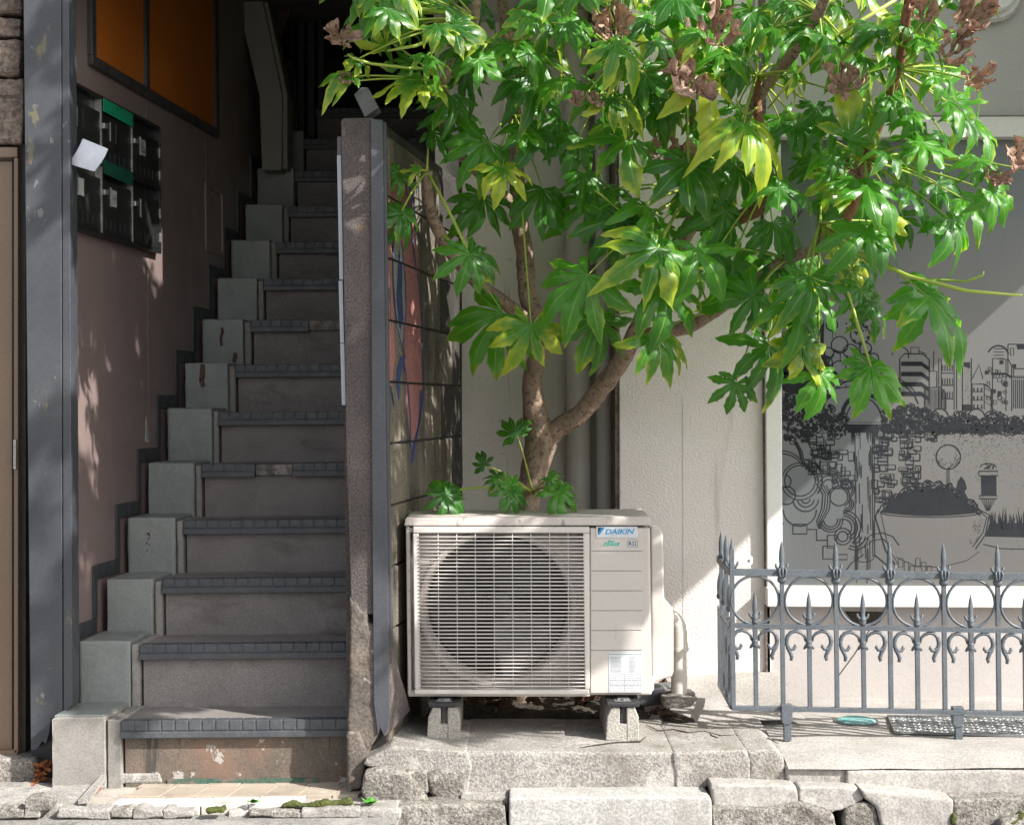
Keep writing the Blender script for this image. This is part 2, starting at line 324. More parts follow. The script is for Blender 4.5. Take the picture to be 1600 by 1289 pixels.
# leaves: u = distance from the midrib, v = distance from the petiole; object colour red = how far it has yellowed, green = how brown
def leafmat(name, dry=False):
    q = NB(name); oi = q.n('ShaderNodeObjectInfo'); uv = q.n('ShaderNodeUVMap'); uv.uv_map = 'UVMap'
    sp = q.n('ShaderNodeSeparateXYZ'); q.l(uv.outputs[0], sp.inputs[0]); u, v = sp.outputs[0], sp.outputs[1]
    spc = q.n('ShaderNodeSeparateColor'); q.l(oi.outputs['Color'], spc.inputs[0]); yel, brn = spc.outputs[0], spc.outputs[1]
    nn = q.noise(9, 4); n2 = q.noise(30, 5, .7)
    if not dry:
        g = q.mix(oi.outputs['Random'], (.010, .068, .010), (.072, .255, .013)); ns = q.noise(1.9, 3)
        g = q.mix(q.ramp(nn, .3, .7, 0, .5), g, (.013, .080, .014))
        yf = q.math('ADD', q.math('ADD', q.math('MULTIPLY', v, .75), q.math('MULTIPLY', u, .22)), q.math('MULTIPLY', q.math('SUBTRACT', ns, .5), 1.3))
        th = q.math('SUBTRACT', 1.12, q.math('MULTIPLY', yel, 1.0))
        f = q.ramp(q.math('SUBTRACT', yf, th), -.28, .30)
        g = q.mix(f, g, q.mix(ns, (.24, .42, .02), (.58, .55, .06)))
        bf = q.ramp(q.math('SUBTRACT', q.math('ADD', yf, q.math('MULTIPLY', n2, .25)), q.math('SUBTRACT', 1.42, brn)), -.03, .05)
        g = q.mix(bf, g, q.mix(n2, (.22, .13, .085), (.09, .06, .045)))
        # veins
        lat = q.math('ABSOLUTE', q.math('SINE', q.math('MULTIPLY', q.math('SUBTRACT', v, q.math('MULTIPLY', u, .09)), 46.0)))
        lv = q.math('MULTIPLY', q.ramp(lat, .0, .13, 1, 0), .22)
        mid = q.ramp(u, .03, .085, .75, 0)
        g = q.mix(q.math('MAXIMUM', mid, lv), g, (.22, .36, .07))
        tr = q.mix(f, (.20, .66, .02), (.80, .78, .04)); tf = .34
    else:
        g = q.mix(q.ramp(nn, .3, .7), (.50, .34, .27), (.27, .17, .13)); g = q.mix(q.ramp(n2, .5, .65), g, (.5, .36, .28))
        g = q.mix(q.ramp(u, .03, .1, .7, 0), g, (.10, .06, .045))
        tr = (.32, .17, .09); tf = .15
    q.set(q.b.inputs['Base Color'], g)
    q.b.inputs['Roughness'].default_value = .32 if not dry else .8
    q.b.inputs['Specular IOR Level'].default_value = .5 if not dry else .2
    hh = q.math('ADD', q.math('MULTIPLY', q.ramp(u, 0, .12), .6), q.math('MULTIPLY', q.noise(40, 3), .5))
    q.l(q.bump(hh, .45, .003), q.b.inputs['Normal'])
    tl = q.n('ShaderNodeBsdfTranslucent'); q.set(tl.inputs[0], tr)
    mx = q.n('ShaderNodeMixShader'); mx.inputs[0].default_value = tf
    out = [n for n in q.t.nodes if n.type == 'OUTPUT_MATERIAL'][0]
    q.l(q.b.outputs[0], mx.inputs[1]); q.l(tl.outputs[0], mx.inputs[2]); q.l(mx.outputs[0], out.inputs[0])
    return q.m
M['leaf'] = leafmat('glossy_palmate_leaf'); M['leaf_dry'] = leafmat('withered_leaf', True)

# ================================================================== THE SETTING
# ground to the horizon
gz = -0.09
b = MB(); b.box(-150, 150, -150, 4.62, gz - 0.2, gz); tag(b.build('street', M['asphalt']), kind='structure')
b = MB(); b.box(-60, 60, 4.62, 60, gz - 0.25, gz - 0.02); tag(b.build('ground', M['soil']), kind='structure')
# landing at the foot of the stairs
land = tag(MB().pprism([(30, 1222), (545, 1222), (560, 1256), (10, 1256)], 4.70, 4.98).build('pavement', M['pavement']), kind='structure')
land.data.clear_geometry()
b = MB(); b.box(-1.9, -.46, 4.66, 5.05, gz - .05, -0.008); bx = b
me = bpy.data.meshes.new('pavement'); me.from_pydata([v - land.location for v in b.v], [], b.f); me.materials.append(M['grout']); land.data = me
tilew = 0.107
for row, (d0, d1, n, z0) in enumerate(((4.885, 4.945, 8, .0), (4.752, 4.881, 8, .0), (4.648, 4.748, 7, -.002))):
    for k in range(n):
        x0 = -1.228 + .012 * row + k * tilew * (1.0 if row < 2 else 1.35) + (d0 - 4.7) * .15 - (0.03 if row == 2 else 0)
        x1 = x0 + tilew * (1.0 if row < 2 else 1.35) - .004
        if x0 > -.52: continue
        x1 = min(x1, -.487); sk = (d1 - d0) * .22
        dz = rnd.uniform(-.0015, .0015)
        p = [(x0, d0, -.03), (x1, d0, -.03), (x1 + sk, d1, -.03), (x0 + sk, d1, -.03)]
        p += [(a, c, z0 + dz + .004) for a, c, _ in p]
        if row == 2 and k >= 4: continue       # the edge tiles have broken away here
        MB().hexa(p).build('tile', M['tile'] if row < 2 else M['tile_edge'], land, bevel=.004 if row == 2 else .0015)
# broken bed under the lost edge tiles and along the front
GROW = 2.4
def stone(name, pix, D0, D1, m, parent=None, vox=.011, amt=.014, scale=.05, amt2=0, smooth=True, label=None):
    cx = sum(p[0] for p in pix) / len(pix); cy = sum(p[1] for p in pix) / len(pix)
    pix = [(x + max(-1, min(1, (x - cx) / 12)) * GROW, y + max(-1, min(1, (y - cy) / 8)) * GROW * .8) for x, y in pix]
    o = MB().pprism(pix, D0, D1).build(name, m, parent)
    vox = min(vox, .0075); amt *= .6
    roughen(o, vox, amt, scale, amt2, .25, smooth)
    return o
def slopestone(name, pix, D0, D1, rise, m, parent=None, **k):
    o = MB(); f = [W(x, y, D0) for x, y in pix]; o.prism(f, (0, D1 - D0, rise)); ob = o.build(name, m, parent); roughen(ob, k.get('vox', .011), k.get('amt', .014), k.get('scale', .05), k.get('amt2', 0)); return ob
def uneven(name, xl, xr, y0, y1, z0, amp, m, parent=None, s1=9, lo=None, edge=0.0):
    vs = []; fs = []; nx = int((xr - xl) / .008); ny = int((y1 - y0) / .008)
    for j in range(ny + 1):
        for i in range(nx + 1):
            x = xl + (xr - xl) * i / nx; ed = edge * noise.noise(Vector((x * 11, 5, y0))) * 2; y = (y0 + ed) + (y1 - y0 - ed) * j / ny
            z = z0 + nz(x, y, s1, amp) + nz(x + 5, y, 35, amp * .35)
            if j == 0: z -= .05
            elif j == 1: z -= .008
            vs.append((x, y, z))
    for j in range(ny):
        for i in range(nx):
            a = j * (nx + 1) + i; fs.append((a, a + 1, a + nx + 2, a + nx + 1))
    return MB().add(vs, fs).build(name, m, parent, smooth=True, recalc=False)
uneven('broken_screed', X(355, 4.65), -.47, 4.63, 4.752, -.008, .010, M['pavement'], land, edge=.02)
uneven('broken_screed', X(-60, 4.7), X(62, 4.7), 4.62, 4.99, -.004, .014, M['pavement'], land, edge=.015)
uneven('ramp', X(56, 4.75), X(140, 4.75), 4.645, 4.93, .004, .006, M['pavement'], land, edge=.008)
stone('broken_edge', [(40, 1250), (60, 1247), (78, 1252), (76, 1264), (58, 1268), (40, 1264)], 4.60, 4.67, M['rock'], land, amt=.014)
ed_ = [(0, 36), (39, 62), (92, 170), (172, 206), (208, 252), (256, 300), (392, 470), (472, 560), (562, 624)]
for i, (xa, xb) in enumerate(ed_):
    y0_ = 1265 + rnd.uniform(-2, 2) + (1 if xa > 300 else 0)
    pp = [(xa, y0_)] + [(xa + (xb - xa) * t, y0_ + rnd.uniform(-2.5, 2.5)) for t in (.25, .5, .75)] + [(xb, y0_ + rnd.uniform(-1, 2)), (xb + rnd.uniform(-3, 2), 1277 + rnd.uniform(-2, 2)), (xa + rnd.uniform(-2, 3), 1277 + rnd.uniform(-3, 2))]
    stone('edging_piece', pp, 4.60, 4.67, M['pavement'] if i % 3 else M['rock'], land, vox=.006, amt=.010, scale=.03)
stone('riser_chip', [(178, 1210), (248, 1209), (251, 1222), (174, 1223)], 4.915, 4.97, M['pavement'], land, vox=.006, amt=.006)
b = MB(); b.prism([(-4, 3.2, -.06), (X(615, 4.6), 3.2, -.06), (X(615, 4.6), 4.64, -.026), (-4, 4.64, -.026)], (0, 0, -.05)); b.build('asphalt_apron', M['asphalt'], land)
b = MB(); b.prism([W(158, 1216, 4.90), W(166, 1216, 4.90), W(140, 1254, 4.63), W(122, 1256, 4.63)], (0, 0, .012)); b.build('drain_channel', M['pavement'], land)

# platform in front of the shop wall
plat = thing('platform', (0.2, 4.8, 0), None, None); plat.name = 'platform'; tag(plat, kind='structure')
PZ = .105
def sheet(name, x0, x1, y0, y1, nx, ny, zf, m, parent=None, thick=.25):
    vs = []; fs = []
    for j in range(ny + 1):
        for i in range(nx + 1):
            x = x0 + (x1 - x0) * i / nx; y = y0 + (y1 - y0) * j / ny; vs.append((x, y, zf(x, y)))
    for j in range(ny):
        for i in range(nx):
            a = j * (nx + 1) + i; fs.append((a, a + 1, a + nx + 2, a + nx + 1))
    o = MB().add(vs, fs).build(name, m, parent, smooth=True, recalc=False); return o
XE = X(1222, 4.78)
sheet('platform_top', -.43, XE, 4.80, 5.30, 110, 40, lambda x, y: PZ + nz(x, y, 6, .012) + nz(x, y, 22, .005) + max(0, x - .45) * .055 * (y - 4.8), M['platform'], plat)
sheet('platform_top', .46, XE + .16, 5.28, 6.2, 50, 50, lambda x, y: PZ - .001 + nz(x, y, 6, .012) + max(0, x - .45) * .055 * (y - 4.8) + .16 * max(0, y - 5.3) * (1 if x < 1.1 else max(0, 1 - (x - 1.1) * 9)), M['slab'], plat)
sheet('soil_bed', -.5, .62, 5.24, 6.25, 90, 70, lambda x, y: .10 + nz(x, y, 9, .03) + nz(x, y, 40, .012) + max(0, min(1, (y - 5.24) / .1)) * .02, M['soil'], plat)
# front faces of the platform (cracked lengths of concrete)
stone('platform_block', [(586, 1182), (612, 1168), (728, 1176), (735, 1200), (727, 1253), (684, 1251), (655, 1226), (622, 1204), (570, 1198), (572, 1188)], 4.755, 5.25, M['platform'], plat, vox=.008, amt=.008, amt2=.01)
stone('platform_block', [(727, 1176), (1054, 1177), (1059, 1236), (1048, 1251), (725, 1255), (732, 1200)], 4.765, 5.28, M['platform'], plat, vox=.009, amt=.004, amt2=.008)
stone('platform_block', [(1053, 1177), (1166, 1174), (1171, 1198), (1169, 1223), (1112, 1227), (1060, 1236)], 4.76, 5.2, M['platform'], plat, vox=.008, amt=.009, amt2=.006)
stone('platform_block', [(1168.5, 1174), (1208, 1172), (1223, 1184), (1226, 1223), (1171, 1225), (1174, 1198)], 4.76, 5.1, M['platform'], plat, vox=.007, amt=.007)
stone('boulder', [(572, 1210), (600, 1203), (632, 1212), (662, 1240), (668, 1254), (640, 1262), (576, 1256), (566, 1236)], 4.70, 4.95, M['rock'], plat, amt=.02, amt2=.02)
stone('boulder', [(668, 1212), (686, 1204), (722, 1206), (724, 1250), (700, 1252), (676, 1240)], 4.735, 4.9, M['rock'], plat, amt=.012)
stone('boulder', [(632, 1206), (664, 1206), (668, 1242), (650, 1230)], 4.725, 4.9, M['rock'], plat, amt=.012)
stone('mortar_fill', [(722, 1246), (792, 1248), (792, 1266), (722, 1262)], 4.70, 4.80, M['platform'], plat, amt=.014)
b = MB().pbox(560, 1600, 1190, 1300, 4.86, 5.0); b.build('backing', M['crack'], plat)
for pts in ([(1010, 1132), (1028, 1141), (1052, 1139), (1075, 1144), (1100, 1142), (1126, 1149), (1150, 1148), (1176, 1157), (1200, 1153), (1216, 1161)], [(1108, 1143), (1112, 1149), (1122, 1152)], [(905, 1168), (930, 1164), (960, 1160), (1000, 1158), (1010, 1150)]):
    MB().tube([WG(x, y, .1275) for x, y in pts], [.0012] + [rnd.uniform(.0018, .0034) for _ in pts[1:-1]] + [.001], 6).build('crack', M['crack'], plat)
# right-hand slab with fence and manhole covers
def slabz(x, y): return .098 + nz(x, y, 5, .006) - (max(0, 4.86 - y) ** 1.5) * .55
x0, x1 = X(1226, 4.75), 2.6
sheet('paving_slab', x0, x1, 4.735, 5.76, 100, 90, slabz, M['slab'], plat)
stone('paving_slab', [(1326, 1205), (1700, 1204), (1700, 1245), (1500, 1244), (1430, 1239), (1324, 1229)], 4.735, 4.9, M['slab'], plat, amt=.007)
stone('paving_slab', [(1230, 1198), (1322, 1205), (1321, 1228), (1232, 1229)], 4.75, 4.95, M['slab'], plat, amt=.007)
# lower course of kerbstones
stone('kerbstone', [(798, 1248), (1104, 1246), (1110, 1252), (1112, 1330), (798, 1330)], 4.64, 4.84, M['kerb'], plat, vox=.009, amt=.003)
stone('kerbstone', [(620, 1262), (700, 1258), (786, 1260), (790, 1330), (620, 1330)], 4.64, 4.80, M['rock'], plat, amt=.02)
stone('kerbstone', [(560, 1266), (618, 1264), (620, 1330), (560, 1330)], 4.60, 4.72, M['pavement'], plat, amt=.012)
stone('kerbstone', [(1113, 1226), (1243, 1230), (1246, 1252), (1200, 1262), (1116, 1258)], 4.68, 4.86, M['slab'], plat, amt=.012)
stone('kerbstone', [(1115, 1262), (1202, 1266), (1246, 1256), (1300, 1272), (1318, 1330), (1115, 1330)], 4.65, 4.8, M['rock'], plat, amt=.02)
stone('kerbstone', [(1249, 1230), (1342, 1233), (1349, 1248), (1320, 1262), (1300, 1268), (1249, 1252)], 4.68, 4.86, M['slab'], plat, amt=.012)
stone('kerbstone', [(1322, 1266), (1350, 1254), (1366, 1262), (1382, 1330), (1322, 1330)], 4.67, 4.8, M['rock'], plat, amt=.024)
stone('kerbstone', [(1346, 1234), (1430, 1242), (1488, 1250), (1488, 1330), (1388, 1330), (1372, 1262), (1353, 1250)], 4.66, 4.86, M['slab'], plat, amt=.014)
stone('kerbstone', [(1493, 1252), (1560, 1248), (1700, 1250), (1700, 1330), (1493, 1330)], 4.66, 4.86, M['rock'], plat, amt=.016)
stone('ground_chip', [(1566, 1286), (1600, 1272), (1612, 1272), (1600, 1330), (1560, 1330)], 4.62, 4.7, M['rock'], plat, amt=.02)

# ------------------------------------------------------------------ stairway
CK = .045; D0 = 4.9
def SD(k): return D0 * (1 + CK * k)
nose_y = [1122, 1003, 901, 810, 722, 642, 568, 498, 434, 377, 321, 266, 216, 168]
nose_xl = [187, 217, 253, 287, 316, 343, 370, 395, 415, 436, 455, 466, 480, 498]
ck_xl = [77, 120, 163, 197, 230, 261, 290, 316, 341, 363, 385, 404, 458, 486]
ck_xr = [160, 200, 237, 272, 303, 331, 357, 381, 403, 424, 444, 462, 478, 496]
ck_y = [1118, 1000, 903, 808, 722, 638, 567, 499, 434, 375, 320, 264, 212, 160]
RX = -.47
stair = thing('stairway', (-1.0, 4.9, 0), 'steep grey stairway with slate rubber nosings between the mauve wall and the block wall', 'stairs')
ZT = [Z(nose_y[k], SD(k)) for k in range(14)]
def rx(D): return -.50 + .16 * (D - 4.85)
for k in range(14):
    d = SD(k); dn = SD(k + 1) if k < 13 else d + .22; zt = ZT[k]; zb = ZT[k - 1] if k else -.02
    st = bpy.data.objects.new('step', None); C.objects.link(st); st.parent = stair; st.empty_display_size = .05
    xl = X(nose_xl[k], d); xr = rx(d)
    # riser with slight bow, tread
    b = MB(); b.box(xl + .004, xr, d + .018, d + .06, zb - .02, zt - .045); b.build('riser', M['riser_old'] if k == 0 else M['carpet'], st)
    tb = MB(); vs = []; n = 16
    for i in range(n + 1):
        x = xl + (xr - xl) * i / n
        dz = nz(x * 3, k * 1.7, 1.5, .006)
        vs += [(x, d + .008, zt - .002), (x, dn + .03, zt + dz)]
    tb.add(vs, [(2 * i, 2 * i + 2, 2 * i + 3, 2 * i + 1) for i in range(n)])
    tb.box(xl, xr, d + .02, dn + .03, zt - .045, zt - .01)
    tb.build('tread', M['carpet'], st)
    # nosing: rubber profile with moulded cells
    hgt = .046 if k else .05
    gaps = []
    if k == 4: gaps = [(398, 456)]
    if k == 7: gaps = [(484, 540)]
    nb = MB(); runs = []; a = nose_xl[k] - 2
    for g0, g1 in gaps:
        runs.append((a, g0)); a = g1
    runs.append((a, None))
    for (pa, pb) in runs:
        xa = X(pa, d); xb = X(pb, d) if pb else xr
        if xb <= xa: continue
        sag = .004 * math.sin(k * 2.1)
        nb.box(xa, xb, d - .004, d + .03, zt - hgt, zt + .002)
        nb.box(xa, xb, d - .010, d + .012, zt - hgt - .002, zt - hgt + .018)
        cw = .043; m_ = max(1, int((xb - xa) / cw))
        for i in range(m_):
            nb.box(xa + i * cw + .002, xa + (i + 1) * cw - .002, d - .0065, d + .034, zt - hgt + .021, zt + .0035)
    no = nb.build('nosing', M['nosing'], st, bevel=.0025)
    for g0, g1 in gaps:
        MB().box(X(g0, d) + .001, min(X(g1, d), xr) - .001, d, d + .03, zt - hgt + .004, zt - .001).build('worn_edge', M['nosing_worn'], st, bevel=.003)
    if k == 0: MB().box(X(255, d), X(492, d), d + .012, d + .019, -.004, .018).build('green_paint_strip', mat('old_green_paint', (.03, .10, .07), (.10, .10, .08), 20, 90, .3, .8, stains=[((.15, .12, .1), 25, .55, .05, None, .9)]), st)
    # cheek block at the left and the narrow upstand beside the nosing
    zc = Z(ck_y[k], d, 300); zcb = (Z(ck_y[k - 1], SD(k - 1), 300) if k else -.04)
    if k < 12:
        xa = X(ck_xl[k], d); xb = X(ck_xr[k], d); sk = (dn - d) * .085
        p = [(xa - .0, d, zcb - .06), (xb, d, zcb - .06), (xb + sk, dn + .02, zcb - .06), (xa + sk, dn + .02, zcb - .06)]
        p += [(q_[0], q_[1], zc) for q_ in p]
        ob = MB().hexa(p).build('cheek_block', M['cheek_bare'] if k == 0 else M['cheek'], st); roughen(ob, .007, .006, .08, .004)
        if k == 0: # painted top
            pp = [(xa + .006, d + .006, zc - .002), (xb - .006, d + .006, zc - .002), (xb + sk, dn, zc - .002), (xa + sk, dn, zc - .002)]
            MB().hexa(pp + [(a_, b_, zc + .004) for a_, b_, c__ in pp]).build('painted_top', M['cheek'], st, bevel=.002)
        xc = xb + .003; xd = X(nose_xl[k], d) - .006
        p = [(xc, d + .006, zcb - .06), (xd, d + .006, zcb - .06), (xd + sk, dn + .02, zcb - .06), (xc + sk, dn + .02, zcb - .06)]
        p += [(q_[0], q_[1], zc - .012) for q_ in p]
        ob = MB().hexa(p).build('upstand', M['cheek_bare'], st); roughen(ob, .006, .005, .05)
    else:
        xa = X(ck_xl[k], d); xb = X(ck_xr[k], d)
        MB().box(xa, xb, d, dn + .02, zcb - .1, zc + .02).build('cheek_block', M['cheek'], st, bevel=.006)
# flaked paint patches on two cheek blocks
def patch(pix, D, m, parent, name='paint_chip', th=.0015):
    return MB().pprism(pix, D - th, D + .001).build(name, m, parent)
M['chip'] = mat('exposed_red_brown', (.055, .032, .028), (.12, .07, .05), 60, 120, .4, .9)
patch([(345, 511), (349, 512), (350, 520), (347, 528), (348, 541), (344, 540), (343, 528), (345, 519)], SD(7), M['chip'], stair)
patch([(366, 550), (370, 552), (371, 560), (368, 567), (363, 566), (364, 556)], SD(7), M['chip'], stair)
patch([(313, 569), (320, 569), (321, 585), (319, 596), (321, 603), (315, 606), (311, 596), (312, 583)], SD(6), M['chip'], stair)
for i in range(16):
    x_ = 228 + rnd.uniform(0, 10); y_ = 832 + rnd.uniform(0, 30); s1 = rnd.uniform(.6, 2)
    patch([(x_, y_), (x_ + s1, y_ - 1), (x_ + s1 * 1.3, y_ + s1), (x_ + .4, y_ + s1 * 1.6)], SD(3), M['chip'], stair)

# ------------------------------------------------------------------ left wall of the stairwell
# plane: X = LW0 + .11 (D - 5.12)
def lwx(D): return -1.466 - .001 + .11 * (D - 5.12)
def lwD(px): # depth where the sight line through px meets the wall
    k = ray(px, 635)[0]; return (-1.467 - .11 * 5.12) / (k - .11)
def LW(px, py, off=0.0):
    D = lwD(px); p = W(px, py, D); p.x = lwx(D) + off; return p
lw = thing('stairwell_wall', (-1.5, 5.1, 0), 'mauve panelled wall along the left side of the stairs', 'wall')
wd0, wd1 = 5.06, 9.5
def wprism(pts, off0, off1):   # pts as (D, z) on the wall plane
    return MB().prism([(lwx(D) + off0, D, z) for D, z in pts], (off1 - off0, 0, 0))
seams = [wd0, 5.05 + .62, 5.05 + 1.52, 5.05 + 2.42, wd1]
seams = [5.06, lwD(232), lwD(325), 8.4, 9.5]
for a_, b_ in zip(seams[:-1], seams[1:]):
    wprism([(a_ + .001, -.1), (b_ - .001, -.1), (b_ - .001, 4.2), (a_ + .001, 4.2)], 0, -.06).build('wall_panel', M['mauve'], lw, bevel=.0015, seg=1)
wprism([(5.06, -.1), (9.5, -.1), (9.5, 4.2), (5.06, 4.2)], -.05, -.12).build('wall_backing', M['baseboard'], lw)
# stepped baseboard following the cheek blocks
for k in range(0, 13):
    d = SD(k); dn = SD(k + 1); zc = Z(ck_y[k], d, 300); zn = Z(ck_y[min(k + 1, 13)], dn, 300)
    h = .052
    if k >= 1:
        wprism([(d - .03, zc), (dn - .03, zc), (dn - .03, zc + h), (d - .03, zc + h)], .006, -.02).build('baseboard', M['baseboard'], lw, bevel=.001, seg=1)
    wprism([(dn - .062, zc + (h if k else -.02)), (dn - .03, zc + (h if k else -.02)), (dn - .03, zn + h), (dn - .062, zn + h)], .008, -.02).build('baseboard', M['baseboard'], lw, bevel=.001, seg=1)
# small framed hatch
Da, Db = lwD(322), lwD(352); za, zb_ = 1.875, 2.17
for (p0, p1, q0, q1) in ((Da, Db, za, za + .02), (Da, Db, zb_ - .02, zb_), (Da, Da + .04, za + .02, zb_ - .02), (Db - .04, Db, za + .02, zb_ - .02)):
    wprism([(p0, q0), (p1, q0), (p1, q1), (p0, q1)], .008, 0).build('hatch_frame', M['mauve'], lw, bevel=.002)
# bare torn patches (paper peeling)
for pts in ([(226, 690), (228, 650), (232, 692)], [(205, 0), (205, 0), (205, 0)], [(178, 868), (181, 852), (182, 866)]):
    if pts[0][1] == 0: continue
    MB().prism([LW(x, y, .0012) for x, y in pts], (-.002, 0, 0)).build('torn_patch', M['card'], lw)
# amber window
wn = thing('amber_window', (lwx(5.6), 5.6, 2.38), 'amber glazed window in a dark frame on the mauve stairwell wall', 'window')
D_a, D_m, D_b, zw = lwD(141), lwD(229), lwD(340), 2.385
wprism([(D_a, zw), (D_b, zw), (D_b, zw + .035), (D_a, zw + .035)], .02, 0).build('frame', M['frame_dark'], wn, bevel=.002)
for dd in (D_a, D_m - .02, D_b - .035):
    wprism([(dd, zw + .035), (dd + .04, zw + .035), (dd + .04, 3.6), (dd, 3.6)], .018, 0).build('frame', M['frame_dark'], wn, bevel=.002)
for p0, p1 in ((D_a + .04, D_m - .02), (D_m + .02, D_b - .035)):
    wprism([(p0, zw + .036), (p1, zw + .036), (p1, 3.6), (p0, 3.6)], .007, .002).build('pane', M['orange_pane'], wn)
# mailboxes
mbk = thing('mailbox_bank', (lwx(5.5), 5.5, 1.8), 'bank of six black steel mailboxes fixed to the mauve wall below the amber window', 'mailboxes')
e0, e1 = 5.0, lwD(243); e0 = e1 - .90; mz0, mz1 = 1.80, 2.29
wprism([(e0, mz0), (e1, mz0), (e1, mz1), (e0, mz1)], .004, 0).build('case_back', M['mailbox'], mbk)
for (p0, p1, q0, q1) in ((e0, e1, mz1 - .012, mz1), (e0, e1, mz0, mz0 + .014), (e0, e1, 2.045, 2.055)):
    wprism([(p0, q0), (p1, q0), (p1, q1), (p0, q1)], .028, .004).build('case_rail', M['mailbox'], mbk, bevel=.001)
bw = (e1 - e0) / 3
for c in range(4):
    dd = e0 + bw * c
    wprism([(dd - .004, mz0 + .014), (dd + .004, mz0 + .014), (dd + .004, mz1 - .012), (dd - .004, mz1 - .012)], .027, .004).build('case_divider', M['steel'] if c in (1, 2) else M['mailbox'], mbk)
for r in range(2):
    for c in range(3):
        p0 = e0 + bw * c + .008; p1 = e0 + bw * (c + 1) - .008
        zl = mz0 + .016 if r == 0 else 2.057; zh = zl + (.185 if r == 0 else .175)
        dr = wprism([(p0, zl), (p1, zl), (p1, zh), (p0, zh)], .024, .018).build('mailbox_door', M['mailbox'], mbk, bevel=.0015)
        for h in (.25, .75):
            zz = zl + (zh - zl) * h
            wprism([(p1 - .001, zz - .018), (p1 + .005, zz - .018), (p1 + .005, zz + .018), (p1 - .001, zz + .018)], .029, .022).build('hinge', M['steel'], dr)
        wprism([(p0 - .006, zh - .055), (p0 + .03, zh - .050), (p0 + .03, zh - .032), (p0 - .006, zh - .036)], .036, .024).build('latch', M['steel'], dr, bevel=.002)
        for kx in (0, 1):
            q0 = p0 + .075 + kx * .055
            wprism([(q0, zh - .085), (q0 + .005, zh - .085), (q0 + .005, zh - .018), (q0, zh - .018)], .027, .024).build('card_holder', M['steel'] if kx == 0 else M['mailbox'], dr)
        for g in range(5):
            q0 = p0 + .03 + g * .045
            wprism([(q0, zl + .02), (q0 + .003, zl + .02), (q0 + .003, zl + .05), (q0, zl + .05)], .0252, .0238).build('vent_slot', M['ink'], dr)
        if (r, c) in ((0, 1), (1, 2), (0, 2), (0, 0)):
            cw0 = p0 + .080; cz = zh - .082
            cm = M['card'] if (r, c) != (0, 2) else M['ink']
            cd = wprism([(cw0, cz), (cw0 + .05, cz), (cw0 + .05, cz + .058), (cw0, cz + .058)], .0262, .024).build('name_card', cm, dr)
            if (r, c) == (0, 1):
                mk = MB()
                for i in range(3):
                    q0 = cw0 + .010 + i * .014
                    mk.add([(lwx(D_) + .0270, D_, z_) for D_, z_ in ((q0, cz + .014), (q0 + .003, cz + .014), (q0 + .003, cz + .044), (q0, cz + .044))], [(0, 1, 2, 3)])
                    mk.add([(lwx(D_) + .0271, D_, z_) for D_, z_ in ((q0 - .004, cz + .027), (q0 + .006, cz + .027), (q0 + .006, cz + .030), (q0 - .004, cz + .030))], [(0, 1, 2, 3)])
                mk.build('card_mark', M['ink'], mbk, recalc=False)
            if (r, c) == (1, 2):
                mk = MB()
                for (a1, a2, b1, b2) in ((.008, .012, .010, .048), (.012, .028, .044, .048), (.024, .028, .028, .044), (.012, .028, .026, .030), (.016, .042, .010, .016), (.03, .042, .018, .024)):
                    mk.add([(lwx(D_) + .0270, D_, z_) for D_, z_ in ((cw0 + a1, cz + b1), (cw0 + a2, cz + b1), (cw0 + a2, cz + b2), (cw0 + a1, cz + b2))], [(0, 1, 2, 3)])
                mk.build('card_mark', M['ink'], mbk, recalc=False)
# green tape strips
def tape(p0, p1, q0, q1, off, lab, mt='tape'):
    o = wprism([(p0, q0), (p1, q0 - .004), (p1, q1), (p0, q1 + .002)], off + .002, off).build('adhesive_tape', M[mt], None)
    tag(o, lab, 'tape', 'green tape over a mailbox slot')
tape(e0 + bw + .01, e0 + 2 * bw - .004, mz1 - .052, mz1 - .008, .0285, 'bright green tape sealing the top slot of the upper middle mailbox')
tape(e0 + bw + .01, e0 + 2 * bw - .004, 2.022, 2.068, .0285, 'duller green tape across the slot between the middle mailboxes', 'tape_dull')
# letter sticking out of the lower left slot
lp = [W(130, 217, 5.02), W(169, 233, 4.96), W(148, 268, 4.96), W(107, 256, 5.02)]
b = MB(); nn_ = Vector((.0, -.001, .0008))
vs = []
for j in range(5):
    t = j / 4
    a_ = lp[0].lerp(lp[3], t); c2_ = lp[1].lerp(lp[2], t); bulge = Vector((.02, -.03, .0)) * math.sin(t * math.pi) * .5
    vs += [a_ + bulge, a_.lerp(c2_, .5) + bulge, c2_ + bulge]
b.add(vs + [v + Vector((-.004, .006, 0)) for v in vs],
      [(3 * j + i, 3 * j + i + 1, 3 * j + i + 4, 3 * j + i + 3) for j in range(4) for i in range(2)] +
      [(15 + 3 * j + i, 15 + 3 * j + i + 3, 15 + 3 * j + i + 4, 15 + 3 * j + i + 1) for j in range(4) for i in range(2)])
o = b.build('envelope', M['paper'], None, smooth=True, recalc=False)
tag(o, 'folded white envelope poking out of the left mailbox slot', 'letter')

